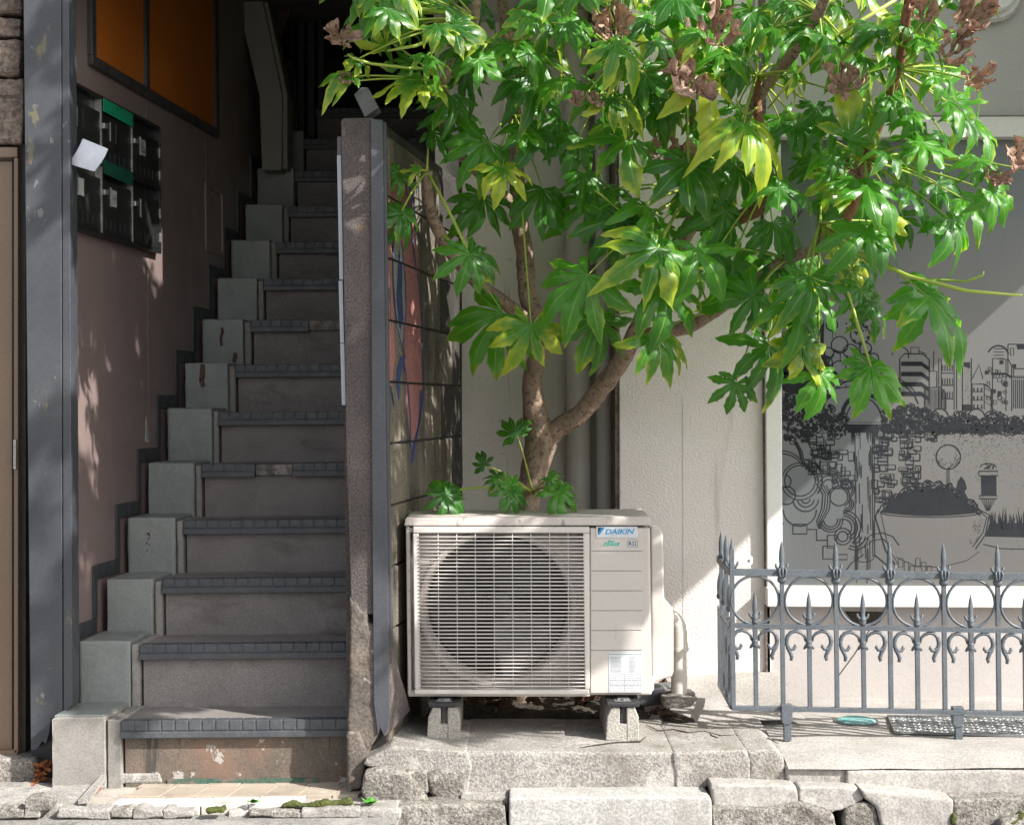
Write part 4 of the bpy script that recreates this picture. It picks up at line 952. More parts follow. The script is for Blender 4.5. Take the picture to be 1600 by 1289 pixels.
ifill([(1494, 764), (1497, 752), (1502, 744), (1508, 752), (1511, 764), (1502, 770)])
ifill([(1533, 744), (1557, 744), (1557, 774), (1534, 774)]); irect(1530, 736, 29, 7, .8); irect(1531, 774, 27, 5, .8); iarc(1544, 730, 12, 180, 360, .8, 6)
for _ in range(16): iblob(rnd.uniform(1535, 1553), rnd.uniform(722, 732), 2)
for k in range(7): iline([(1534 + k * 3.5, 780), (1542 + k * .6, 798)], .4)
for _ in range(46):
    x = rnd.uniform(1548, 1620); h = rnd.uniform(12, 36); l_ = rnd.uniform(-6, 6); ifill([(x - 2, 826), (x + 2, 826), (x + l_ * .6 + .8, 826 - h * .6), (x + l_, 826 - h)])
ifill([(1546, 818), (1622, 816), (1622, 840), (1540, 838)]); iline([(1536, 850), (1565, 857), (1620, 858)], .7)
iline([(1400, 870), (1430, 884), (1470, 886), (1510, 876), (1530, 862)], .5)
for k in range(6): irect(1404 + k * 9, 872 + (k % 3) * 6, 7, 14, .4)
iline([(1316, 900), (1330, 880), (1350, 866)], .8); iline([(1366, 866), (1385, 882), (1400, 900)], .8); iarc(1350, 870, 16, 0, 180, .6, 8)
ink.build('film_print', M['film_ink'], win, recalc=False)

# downpipes in the recess
def pipe(name, xa, xb, D, y0, y1, m, lab, collars=()):
    t = thing(name, (X((xa + xb) / 2, D), D, Z(y1, D)), lab, 'pipe')
    r = (xb - xa) / 2 / F * D
    top = W((xa + xb) / 2 - 8, y0, D); bot = W((xa + xb) / 2, y1, D)
    autosmooth(MB().tube([bot, top], r, 20).build('pipe_run', m, t))
    for yc in collars:
        p = W((xa + xb) / 2 - 8 * (y1 - yc) / (y1 - y0), yc, D)
        autosmooth(MB().tube([p - Vector((0, 0, .02)), p + Vector((0, 0, .02))], r * 1.12, 20).build('collar', m, t))
    return t
pipe('downpipe', 887, 926, 6.06, -400, 1070, M['pvc_grey'], 'wide taupe downpipe in the wall recess behind the trunk', (400,))
pipe('downpipe', 934, 958, 6.02, -400, 1070, M['pvc_grey'], 'slim pale downpipe in the recess next to the stucco pier', (330,))
t = thing('cable_bundle', (X(1235, 5.66), 5.66, 1.7), 'pair of black cables hanging in front of the window frame', 'cable')
for dx in (0, 6):
    MB().tube([W(1246 + dx, 330, 5.66), W(1232 + dx, 352, 5.66), W(1227 + dx, 390, 5.66), W(1227 + dx, 440, 5.66), W(1228 + dx, 480, 5.66)], .0035, 8).build('cable', M['cable'], t, smooth=True)
# round wall lamp at the top right
lt = thing('wall_lamp', (X(1560, 5.6), 5.65, Z(-12, 5.6)), 'round wall lamp with a pale rim at the top right corner', 'lamp')
cx_ = W(1562, -22, 5.62)
for nm, r0, z0, z1, m in (('lamp_rim', .115, 0, .03, M['lamp_rim']), ('lamp_shade', .085, .028, .07, M['lamp_glass'])):
    vs = []; prof = [(r0, z0), (r0, z1 - .01), (r0 * .9, z1)]
    b = MB()
    pr = [(cx_ + Vector((0, .1 - z, 0)), r) for r, z in prof]
    b.tube([p for p, _ in pr], [r for _, r in pr], 28); autosmooth(b.build(nm, m, lt))

# ------------------------------------------------------------------ air conditioner
ac = thing('air_conditioner', (X(825, 5.1), 5.1, Z(1088, 4.97)), 'cream outdoor air conditioner unit with slatted round fan grille beneath the tree', 'air conditioner')
A0 = 4.975; A1 = 5.27
def abox(xl, xr, yt, yb, D0_, D1_, nm, m, par=ac, bev=.003, seg=2): return MB().pbox(xl, xr, yt, yb, D0_, D1_).build(nm, m, par, bevel=bev, seg=seg)
# shell: sides, back, base, top lid
MB().pprism([(634, 822), (641, 822), (643, 1086), (637, 1086)], A0 + .004, A1).build('side_panel', M['ac'], ac, bevel=.004)
MB().pprism([(919.5, 824), (1016, 824), (1019, 1086), (921, 1086)], A0 + .006, A1).build('compressor_case', M['ac'], ac, bevel=.008, seg=3)
abox(640, 921, 824, 832, A0 + .006, A1, 'top_panel', M['ac'])
abox(638, 922, 1078, 1088, A0 + .006, A1, 'base_panel', M['ac'])
abox(640, 921, 830, 1080, A1 - .02, A1 - .004, 'rear_coil', M['ac_dark'])
# lid
p = [W(630, 822, A0 - .006), W(1017, 821, A0 - .006), W(1017, 808, A0 - .006), W(632, 810, A0 - .006)]
b = MB(); L0 = [W(631, 822, A0 - .008), W(1017.5, 821, A0 - .008)]; zt = W(820, 808, A0).z
x0, x1 = L0[0].x, L0[1].x
b.hexa([(x0, A0 - .008, L0[0].z), (x1, A0 - .008, L0[1].z), (x1, A1 + .01, L0[1].z), (x0, A1 + .01, L0[0].z), (x0 + .004, A0 - .004, zt), (x1 - .002, A0 - .004, zt), (x1 - .004, A1 + .006, zt + .004), (x0 + .004, A1 + .006, zt + .004)])
b.build('lid', M['ac_lid'], ac, bevel=.005, seg=3)
# front plate with round opening
fc = W(778, 949, A0 + .045); fr = 113 / F * (A0 + .045)
bl = W(645, 1080, A0 + .045); tr = W(920, 828, A0 + .045)
n = 64; vs = []; 
for i in range(n):
    a = 2 * math.pi * (i + .5) / n; ca, sa = math.cos(a), math.sin(a)
    vs.append(fc + Vector((ca * fr, 0, sa * fr)))
for i in range(n):
    a = 2 * math.pi * (i + .5) / n; ca, sa = math.cos(a), math.sin(a)
    ts = []
    if ca > 1e-6: ts.append((tr.x - fc.x) / ca)
    if ca < -1e-6: ts.append((bl.x - fc.x) / ca)
    if sa > 1e-6: ts.append((tr.z - fc.z) / sa)
    if sa < -1e-6: ts.append((bl.z - fc.z) / sa)
    t_ = min(ts); vs.append(fc + Vector((ca * t_, 0, sa * t_)))
MB().add(vs, [(i, (i + 1) % n, n + (i + 1) % n, n + i) for i in range(n)]).build('fan_plate', M['ac_inner'], ac)
# shroud
vs = []
for (rr, dy) in ((fr * 1.09, -.012), (fr * 1.03, -.016), (fr, 0), (fr * .985, .10)):
    for i in range(n):
        a = 2 * math.pi * i / n; vs.append(fc + Vector((math.cos(a) * rr, dy, math.sin(a) * rr)))
o = MB().add(vs, [(j * n + i, j * n + (i + 1) % n, (j + 1) * n + (i + 1) % n, (j + 1) * n + i) for j in range(3) for i in range(n)]).build('fan_ring', M['ac_inner'], ac, smooth=True)
fan = MB().tube([fc + Vector((0, .03, 0)), fc + Vector((0, .045, 0)), fc + Vector((0, .10, 0))], [.02, .045, .05], 24).build('fan_hub', M['ac_dark'], ac, smooth=False)
for k in range(3):
    vs = []; m_ = 10
    for i in range(m_ + 1):
        a = 2 * math.pi * k / 3 + .3 + i / m_ * 1.35
        for rr in (.045, .12, fr * .95):
            tw = (i / m_ - .5) * .07 * (rr / fr + .3)
            aa = a + (rr - .045) * 1.6
            vs.append(fc + Vector((math.cos(aa) * rr, .07 + tw, math.sin(aa) * rr)))
    MB().add(vs, [(3 * i + j, 3 * i + 3 + j, 3 * i + 4 + j, 3 * i + 1 + j) for i in range(m_) for j in range(2)]).build('fan_blade', M['ac_dark'], ac, smooth=True, recalc=False)
# grille frame
gf = A0 - .018
for (xl, xr, yt, yb) in ((645, 921, 823, 833), (647, 921, 1077, 1085)):
    MB().pbox(xl, xr, yt, yb, gf + .004, A0 + .02).build('grille_frame', M['ac_grille'], ac, bevel=.004, seg=3)
MB().pprism([(645, 833.3), (654, 833.3), (657, 1076.7), (648, 1076.7)], gf + .006, A0 + .02).build('grille_frame', M['ac_grille'], ac, bevel=.003)
MB().pprism([(911, 833.3), (921, 833.3), (921.5, 1076.7), (914, 1076.7)], gf + .006, A0 + .02).build('grille_frame', M['ac_grille'], ac, bevel=.003)
ns = 41
for i in range(ns):
    t_ = (i + .5) / ns; y = 836 + (1075 - 836) * t_
    xl = 651 + 3 * t_; xr = 914 + 1 * t_
    a_ = W(xl, y, A0 + .012); b_ = W(xl + 3, y, gf + .004); c2 = W((xl + xr) / 2, y, gf - .004); d2 = W(xr - 3, y, gf + .004); e2 = W(xr, y, A0 + .012)
    MB().tube([a_, b_, W(xl + 30, y, gf - .001), c2, W(xr - 30, y, gf - .001), d2, e2], .0020, 6, squash=1.6).build('slat', M['ac_grille'], ac, smooth=True)
for k in range(8):
    x_ = 684.5 + k * 29
    MB().tube([W(x_, 833, gf + .010), W(x_ + 1.5, 1077, gf + .010)], .0016, 6).build('grille_bar', M['ac_grille'], ac, smooth=True)
# grooved control-side panels
gy = [824.5, 861, 892, 923, 954, 985, 1016, 1083]
for i in range(7):
    MB().pbox(923, 1004 if i else 1004, gy[i] + .6, gy[i + 1] - .6, A0 + .0015, A0 + .006).build('front_panel', M['ac'], ac, bevel=.0015)
for i in range(6):
    MB().pbox(637 + i * .5, 644, gy[i + 1] - .5, gy[i + 1] + .5, A0 + .0025, A0 + .0045).build('panel_groove', M['ac_inner'], ac)
# side cover
MB().pprism([(1017, 822), (1028, 824), (1034, 828), (1036, 838), (1038, 936), (1051, 950), (1052.5, 960), (1052.5, 1050), (1050, 1057), (1033, 1062), (1024, 1066), (1019, 1070)], A0 + .06, A1 - .03).build('service_cover', M['ac'], ac, bevel=.007, seg=3)
MB().pprism([(1015, 1058), (1022, 1058), (1022, 1078), (1016, 1082)], A0 + .04, A0 + .1).build('cover_foot', M['ac'], ac, bevel=.002)
# logo plate, badges, data sticker
PD = A0 - .0015
plate = MB().pbox(931.5, 996.5, 822.5, 840, PD, A0 + .003).build('logo_plate', M['label'], ac, bevel=.0008)
def textobj(txt, px, py, hpx, m, parent, D, bold=.0, shear=0, wpx=None, name='lettering'):
    cu = bpy.data.curves.new('txt', 'FONT'); cu.body = txt; cu.size = 1; cu.shear = shear; cu.offset = bold; cu.extrude = 0.0; cu.resolution_u = 3
    to = bpy.data.objects.new('txt', cu); C.objects.link(to); bpy.context.view_layer.update()
    dg = bpy.context.evaluated_depsgraph_get(); me = bpy.data.meshes.new_from_object(to.evaluated_get(dg)); bpy.data.objects.remove(to)
    xs = [v.co.x for v in me.vertices]; ys = [v.co.y for v in me.vertices]
    k = hpx / F * D / (max(ys) - min(ys)); kx = k if not wpx else wpx / F * D / (max(xs) - min(xs))
    o0 = origin(parent); p = W(px, py, D)      # lower-left corner
    for v in me.vertices:
        v.co = Vector((p.x + (v.co.x - min(xs)) * kx, D, p.z + (v.co.y - min(ys)) * k)) - o0
    me.materials.clear(); me.materials.append(m)
    o = bpy.data.objects.new(name, me); C.objects.link(o); o.parent = parent; return o
textobj('DAIKIN', 945.5, 834.5, 8.0, M['cyan'], plate, PD - .0008, .018, .28, 46)
MB().add([W(934.5, 834, PD - .0008), W(934.5, 824, PD - .0008), W(940, 824, PD - .0008)], [(0, 1, 2)]).build('logo_mark', M['navy'], plate, recalc=False)
MB().add([W(934.5, 835, PD - .0010), W(940.5, 824, PD - .0010), W(945, 824, PD - .0010), W(937, 835, PD - .0010)], [(0, 1, 2, 3)]).build('logo_mark', M['cyan'], plate, recalc=False)
textobj('ZEAS', 941, 853, 5.2, M['teal'], ac, A0 + .0005, .03, .4, 23)
textobj('Eco', 950, 847, 3.2, M['teal'], ac, A0 + .0004, .04, .2, 10)
MB().add([W(963, 853, A0 + .0003), W(965, 848, A0 + .0003), W(968.5, 846.5, A0 + .0003), W(966.5, 852, A0 + .0003)], [(0, 1, 2, 3)]).build('leaf_mark', M['teal'], ac, recalc=False)
bd = MB().add([W(981, 854.5, A0 + .0009), W(996, 854.5, A0 + .0009), W(996, 844, A0 + .0009), W(981, 844, A0 + .0009)], [(0, 1, 2, 3)]).build('badge', M['ink'], ac, recalc=False)
MB().add([W(981.7, 853.9, A0 + .0006), W(995.3, 853.9, A0 + .0006), W(995.3, 844.6, A0 + .0006), W(981.7, 844.6, A0 + .0006)], [(0, 1, 2, 3)]).build('badge_face', M['label'], ac, recalc=False)
textobj('R32', 983, 852.6, 6.8, M['ink'], ac, A0 + .0003, .02, 0, 11.5)
stk = MB().pbox(951.5, 1003.5, 1019, 1081.5, A0 + .0002, A0 + .002).build('data_sticker', M['label'], ac)
b = MB()
def bar(x, y, w_, h_): b.add([W(x, y + h_, A0 - .0003), W(x + w_, y + h_, A0 - .0003), W(x + w_, y, A0 - .0003), W(x, y, A0 - .0003)], [(0, 1, 2, 3)])
for yy in (1021.5,):
    x_ = 953
    while x_ < 1001: w_ = rnd.uniform(1, 3); bar(x_, yy, w_, .9); x_ += w_ + .6
for yy in range(1026, 1052, 2):
    for xa, xb in ((954, 970), (983, 991)):
        x_ = xa
        while x_ < xb: w_ = rnd.uniform(.8, 2.4); bar(x_, yy, w_, .85); x_ += w_ + .8
for yy in (1053, 1062, 1070, 1080): bar(953, yy, 48, .4)
for xx in (953, 976, 1001): bar(xx, 1053, .3, 27)
for yy in range(1056, 1079, 3):
    x_ = 954
    while x_ < 999: w_ = rnd.uniform(.8, 2.8); bar(x_, yy, w_, .8); x_ += w_ + rnd.uniform(.8, 3)
b.build('fine_print', M['greyink'], stk, recalc=False)
# screws under the unit
for px in (694, 974):
    MB().pbox(px - 9, px + 9, 1091, 1096, A0 + .002, A0 + .06).build('foot_bracket', M['steel'], ac, bevel=.001)
    MB().pbox(px - 14, px + 12, 1094.5, 1097, A0 - .012, A0 + .06).build('foot_bracket', M['steel'], ac, bevel=.001)
    MB().tube([W(px, 1093.5, A0 - .004) - Vector((0, 0, .004)), W(px, 1091, A0 - .004)], .006, 6).build('bolt', M['steel'], ac)
# concrete feet
for i, px in enumerate((694, 974)):
    zt_ = W(px, 1104.5, 4.93).z
    t = thing('foot_block', (X(px, 5.1), 5.1, .10), ('concrete foot block under the left end of the air conditioner', 'concrete foot block under the right end of the air conditioner')[i], 'concrete block', 'concrete blocks carrying the air conditioner')
    d0, d1 = 4.925, 5.33
    q4 = [(px - 27.5, 1157), (px + 21.5, 1158), (px + 26, 1120), (px + 20, 1105), (px - 17, 1105), (px - 25, 1122)]
    def bw_(x, y, D): p = W(x, y, d0); return Vector((p.x, D, p.z))
    # body with a notch for the bolt in the front
    sl = [(px - 27.5, 1157), (px - 5.5, 1157.3), (px - 5.5, 1105), (px - 18, 1105), (px - 25, 1120)]
    sr = [(px + 5.5, 1157.5), (px + 24, 1158), (px + 24, 1120), (px + 17, 1105), (px + 5.5, 1105)]
    MB().pprism(sl, d0, d0 + .03).build('block_face', M['footblock'], t, bevel=.003)
    MB().pprism(sr, d0, d0 + .03).build('block_face', M['footblock'], t, bevel=.003)
    MB().pprism([(px - 5.4, 1157.3), (px + 5.4, 1157.5), (px + 5.4, 1131), (px - 5.4, 1131)], d0 + .001, d0 + .03).build('block_face', M['footblock'], t)
    MB().pprism([(px - 27.5, 1157), (px + 24, 1158), (px + 24, 1120), (px + 17, 1105), (px - 18, 1105), (px - 25, 1120)], d0 + .031, d1).build('block_body', M['footblock'], t, bevel=.004)
    MB().pprism([(px - 1.5, 1104), (px + 3, 1104), (px + 2, 1114), (px - 1, 1126), (px - 4, 1128), (px - 4, 1120)], d0 + .010, d0 + .02).build('clip', M['rubber'], t)
    MB().pprism([(px - 25, 1097.5), (px - 10, 1099), (px + 12, 1099), (px + 26, 1097), (px + 25, 1104), (px - 24, 1104)], d0 - .004, d1).build('rubber_pad', M['rubber'], t, bevel=.001)
    if i == 0: MB().pprism([(px - 24, 1158.5), (px + 26, 1156), (px + 24, 1162), (px - 22, 1163)], d0 + .0, d0 + .1).build('rubber_foot', M['rubber'], t, bevel=.001)
    for j in range(12): MB().pbox(px - 22 + j * 3.8, px - 20.6 + j * 3.8, 1101.5, 1104.3, d0 - .006, d0).build('pad_tooth', M['rubber'], t)
# white drain pipe at the right
t = thing('drain_pipe', (X(1062, 5.32), 5.32, .12), 'cream plastic pipe elbow standing at the right of the air conditioner', 'pipe')
pd = 5.32; r_ = 13 / F * pd
path = []
for i in range(9):
    a = R(90 * i / 8); path.append(W(1036, 985, pd) + Vector((math.sin(a) * .056, -math.sin(a) * .0, 0)) + Vector((0, 0, math.cos(a) * .05)))
path = [path[0] + Vector((-.04, .02, 0))] + path
autosmooth(MB().tube(path, r_, 20).build('elbow', M['pvc'], t))
base = path[-1]
autosmooth(MB().tube([base + Vector((0, 0, .002)), base - Vector((0, 0, .06))], r_ * 1.06, 20).build('socket', M['pvc'], t))
autosmooth(MB().tube([base - Vector((0, 0, .058)), base - Vector((0, 0, .07))], r_ * 1.13, 20).build('socket', M['pvc'], t))
autosmooth(MB().tube([base - Vector((0, 0, .068)), W(1061, 1096, pd)], r_ * .97, 20).build('pipe_run', M['pvc'], t))
t = thing('grey_pipe_stub', (X(1030, 5.45), 5.4, .13), 'dark grey pipe lying on the ground behind the air conditioner', 'pipe')
autosmooth(MB().tube([W(985, 1088, 5.36), W(1028, 1084, 5.40), W(1046, 1080, 5.5)], [.038, .038, .034], 18).build('pipe_run', M['greypipe'], t))
# grey clump of mortar round the pipe foot
o = MB().pprism([(1036, 1094), (1060, 1090), (1092, 1092), (1080, 1104), (1040, 1108)], 5.22, 5.42).build('pipe_collar_mortar', M['rock'], plat); roughen(o, .008, .015, .03)

# ------------------------------------------------------------------ iron fence
fn = thing('iron_fence', (1.2, 5.05, .1), 'blue-grey wrought iron fence with spear finials and rings in front of the shop window', 'fence')
FD = 5.05
def fD(px): return FD - .028 * (px - 1145) / 455.0 - 0.0
def FP(px, py, off=0): p = W(px, py, fD(px)); p.y += off; return p
sb = 84.3; x_main = [1145 + 76.5 + sb * k for k in range(-0, 8)]
x_mid = [1145 + 34.5 + sb * k for k in range(0, 9)]
XR = 1145 + 8 * sb + 30
def yo(px, y): return y + .0155 * (px - 1145) * (1 if y > 800 else 1)
def rail(y0, y1, th, nm='rail'):
    a = FP(1143, y0); b_ = FP(XR, y0 + (XR - 1145) * (.016 if y0 < 930 else .019)); h = (y1 - y0) / F * FD
    MB().hexa([(a.x, a.y - th, a.z - h), (b_.x, b_.y - th, b_.z - h), (b_.x, b_.y + th, b_.z - h), (a.x, a.y + th, a.z - h),
               (a.x, a.y - th, a.z), (b_.x, b_.y - th, b_.z), (b_.x, b_.y + th, b_.z), (a.x, a.y + th, a.z)]).build(nm, M['iron'], fn, bevel=.001)
rail(888, 899, .007); rail(973, 980.5, .007); rail(1102, 1109, .010)
def vbar(px, y0, y1, w_=.0072, parent=None, nm='bar', D=None, xoff=0):
    a = FP(px, y0); b_ = FP(px + .012 * (y1 - y0), y1)
    MB().hexa([(b_.x - w_, b_.y - w_, b_.z), (b_.x + w_, b_.y - w_, b_.z), (b_.x + w_, b_.y + w_, b_.z), (b_.x - w_, b_.y + w_, b_.z),
               (a.x - w_, a.y - w_, a.z), (a.x + w_, a.y - w_, a.z), (a.x + w_, a.y + w_, a.z), (a.x - w_, a.y + w_, a.z)]).build(nm, M['iron'], parent or fn, bevel=.001)
def sc_(v): return v / F * FD
def finial(c, s, turn=False):        # c = base of blade; s = px scale; turn: seen side-on panel
    b = MB(); k = sc_(1) * s
    b.lathe(c, [(0.001, 52 * k), (1.6 * k, 47 * k), (3.8 * k, 38 * k), (5.2 * k, 27 * k), (5.6 * k, 14 * k), (4.6 * k, 4 * k), (6 * k, 0), (7.5 * k, -4 * k), (5 * k, -9 * k), (4 * k, -11 * k)], 8, .7)
    for sx in (-1, 1):
        v = Vector((1, 0, 0)) if not turn else Vector((0, 1, 0))
        pts = [c + v * (sx * 2 * k) + Vector((0, 0, -2 * k)), c + v * (sx * 7 * k) + Vector((0, 0, -5 * k)), c + v * (sx * 11 * k) + Vector((0, 0, 0)), c + v * (sx * 12 * k) + Vector((0, 0, 5 * k)), c + v * (sx * 10.5 * k) + Vector((0, 0, 6.5 * k))]
        b.tube(pts, [4 * k, 3.6 * k, 3 * k, 2.4 * k, 1.2 * k], 7)
    return b
def capital(c, s, big=True):
    b = MB(); k = sc_(1) * s
    if big:
        b.lathe(c, [(5 * k, 0), (8 * k, -1 * k), (8.4 * k, -8 * k), (6.4 * k, -14 * k), (7.4 * k, -16 * k), (7.4 * k, -20 * k), (5.6 * k, -23 * k)], 4 * 4, .9)
        for sx in (-1, 0, 1):
            b.tube([c + Vector((sx * 4.5 * k, -7 * k, 0)), c + Vector((sx * 5.5 * k, -8.5 * k, -5 * k)), c + Vector((sx * 4 * k, -7.5 * k, -12 * k)), c + Vector((sx * 2 * k, -7 * k, -14 * k))], 1.6 * k, 6)
    else:
        b.lathe(c, [(5 * k, 0), (6 * k, -2 * k), (5 * k, -4 * k), (6 * k, -6 * k), (5 * k, -9 * k), (6 * k, -11 * k)], 10)
    return b
def ring(cx, cy, rpx):
    c = FP(cx, cy); r = sc_(rpx); vs = []; n = 36; b = MB(); m_ = 6
    pts = [c + Vector((math.cos(2 * math.pi * i / n) * r, 0, math.sin(2 * math.pi * i / n) * r)) for i in range(n)]
    for i in range(n):
        a = 2 * math.pi * i / n; rad = Vector((math.cos(a), 0, math.sin(a)))
        for j in range(m_):
            t = 2 * math.pi * j / m_; vs.append(pts[i] + rad * math.cos(t) * sc_(2.3) + Vector((0, math.sin(t) * .007, 0)))
    b.add(vs, [(i * m_ + j, i * m_ + (j + 1) % m_, ((i + 1) % n) * m_ + (j + 1) % m_, ((i + 1) % n) * m_ + j) for i in range(n) for j in range(m_)])
    b.build('ring', M['iron'], fn, smooth=True)
def scroll(cx, cy, sx):   # from the middle collar outwards and down in front of the main bar
    def q_(u, v): return FP(cx + sx * u, cy + v)
    b = MB()
    b.tube([q_(5, 12), q_(7, 4), q_(12, -1), q_(20, -4), q_(28, -2), q_(33, 4), q_(35, 12), q_(34, 18), q_(29, 24), q_(24, 24), q_(21, 20), q_(22, 17)], [sc_(v) for v in (2, 2.3, 2.6, 2.8, 3.0, 3.4, 3.6, 3.3, 3.0, 2.8, 2.8, 2)], 7)
    b.tube([q_(34, 14), q_(33, 22), q_(29, 29), q_(26.5, 36), q_(28, 41), q_(30, 40)], [sc_(v) for v in (2.5, 3.2, 3.2, 3.2, 2.6, 1)], 7)
    b.build('scroll', M['iron'], fn, smooth=True)
for px in x_main:
    o = yo(px, 890) - 890
    vbar(px, 900 + o, 972 + o); vbar(px + .8, 981 + o, 1103 + o)
    c = FP(px - .2, 884 + o); finial(c, .78).build('finial', M['iron'], fn, smooth=True); capital(FP(px, 886 + o), 1.0).build('capital', M['iron'], fn, smooth=True)
for px in x_mid:
    o = yo(px, 890) - 890
    vbar(px + .8, 1004 + o, 1103 + o); vbar(px + .3, 981 + o, 1004 + o, .0078)
    c = FP(px, 960 + o); finial(c, .72).build('finial', M['iron'], fn, smooth=True); capital(FP(px, 962 + o), .95, False).build('capital', M['iron'], fn, smooth=True)
    bb = capital(FP(px, 998 + o), .95, False); k = sc_(1)
    for sx in (-1, 1): bb.tube([FP(px, 1004 + o), FP(px + sx * 5, 1008 + o), FP(px + sx * 8, 1012 + o)], [k * 3, k * 3, k * 1.5], 6)
    bb.build('collar', M['iron'], fn, smooth=True)
    ring(px, 936.5 + o, 37.5)
    for sx in (-1, 1): scroll(px, 988 + o, sx)
# corner post and return panel towards the wall
vbar(1143, 858, 1104, .0075, nm='corner_post'); finial(FP(1143.5, 882), .78).build('finial', M['iron'], fn, smooth=True)
rc = FP(1143, 900); back = Vector((.016, .43, 0))
def RP(t, z): p = rc + back * t; p.z = z; return p
zT, zM, zB = FP(1143, 893).z, FP(1143, 977).z, FP(1143, 1105).z
for z_, h in ((zT, .012), (zM, .009), (zB, .007)):
    a, b_ = RP(.01, z_), RP(1.0, z_); nrm = Vector((.008, 0, 0))
    MB().hexa([a - nrm - Vector((0, 0, h)), a + nrm - Vector((0, 0, h)), b_ + nrm - Vector((0, 0, h)), b_ - nrm - Vector((0, 0, h)), a - nrm + Vector((0, 0, h)), a + nrm + Vector((0, 0, h)), b_ + nrm + Vector((0, 0, h)), b_ - nrm + Vector((0, 0, h))]).build('rail', M['iron'], fn)
for i in range(1, 6):
    t_ = i / 5.0
    p0 = RP(t_ * .98, zB); p1 = RP(t_ * .98, zT if i % 2 == 0 else zM)
    MB().box(p0.x - .007, p0.x + .007, p0.y - .007, p0.y + .007, zB, (zT if i % 2 == 0 else zM)).build('bar', M['iron'], fn)
    c = RP(t_ * .98, zT + .02 if i % 2 == 0 else zM + .05); finial(c, .8 if i % 2 == 0 else .7, True).build('finial', M['iron'], fn, smooth=True)
# mount strap to the window frame
MB().pprism([(1147, 868), (1172, 867), (1176, 871), (1176, 880), (1172, 884), (1147, 884)], 5.15, 5.158).build('wall_strap', M['white_frame'], fn, bevel=.001)
MB().tube([W(1170, 876, 5.149), W(1170, 876, 5.152)], .005, 8).build('strap_screw', M['joint'], fn)
# stakes
for px, pyt, pyb in ((1230, 1101, 1157), (1498, 1105, 1164)):
    sD = 5.02
    MB().pprism([(px - 8.5, pyt), (px + 8.5, pyt), (px + 8.5, pyt + 22), (px + 6, pyt + 30), (px - 5, pyt + 31), (px - 8.5, pyt + 25)], sD, sD + .03).build('stake_head', M['iron'], fn, bevel=.0015)
    MB().pprism([(px - 4.5, pyt + 30), (px + 6, pyt + 29), (px + 7, pyb), (px - 4.5, pyb + 1)], sD + .004, sD + .026).build('stake', M['iron'], fn, bevel=.001)

# manhole covers
c = WG(1338, 1125, .103)
t = thing('manhole_cover', (c.x, c.y, .1), 'small round teal cast lid set in the pale slab', 'manhole cover')
b = MB().lathe((c.x, c.y, .098), [(.066, 0), (.066, .006), (.06, .009), (.0, .009)], 32); b.build('lid', M['teal_lid'], t)
b = MB()
for i in range(-5, 6): 
    hw = math.sqrt(max(0, .055 ** 2 - (i * .01) ** 2)); b.box(c.x - hw, c.x + hw, c.y + i * .01 - .002, c.y + i * .01 + .002, .107, .1095)
b.build('lid_rib', M['teal_lid'], t)
MB().lathe((c.x, c.y, .096), [(.076, 0), (.076, .006), (.067, .006), (.067, 0)], 32).build('rim', M['iron'], t)
t = thing('access_plate', (X(1500, 5.2), 5.2, .1), 'grey steel checker plate cover lying in front of the window behind the fence', 'access cover')
pl = [WG(1397, 1142, .108), WG(1680, 1150, .108), WG(1680, 1117, .108), WG(1386, 1116, .108)]
MB().prism(pl, (0, 0, -.008)).build('plate', M['plate'], t, bevel=.001)
b = MB(); u = (pl[1] - pl[0]).normalized(); v = Vector((-u.y, u.x, 0)); dep = (pl[3] - pl[0]).dot(v)
for j in range(14):
    for i in range(30):
        p = pl[0] + u * (.012 + i * .02 + (j % 2) * .01) + v * (.008 + j * dep / 14.5); r_ = u if (i + j) % 2 else (u * .6 + v * .6)
        r_ = r_.normalized() * .0085; s2 = Vector((-r_.y, r_.x, 0)) * .3
        b.add([p - r_ , p + s2, p + r_, p - s2, p + Vector((0, 0, .0038))], [(0, 3, 4), (3, 2, 4), (2, 1, 4), (1, 0, 4)])
tag(b.build('tread_pattern', M['plate'], t), kind='stuff')

# unseen wall, added outside the picture on the right to shade the shop front
bs = thing('shade_wall', (2.6, 5.1, 2.29), 'grey unseen wall added beyond the right edge to shade the shop front', 'wall')
MB().box(2.55, 2.65, 4.42, 5.74, 2.29, 5.2).build('wall_surface', M['grey_render'], bs, bevel=.004)
MB().box(-.155, .10, 5.3, 6.3, 2.73, 3.745).build('shade_box', M['grey_render'], fw)  # unseen boxes added to keep the sun off the stair cheeks
MB().box(.102, .36, 5.46, 6.3, 2.75, 3.745).build('shade_box', M['grey_render'], fw)
ev = MB().box(-.15, 5, 5.05, 6.3, 3.75, 3.9).build('shade_eave', M['grey_render'], fw)  # unseen overhang, added for its shade on the upper facade
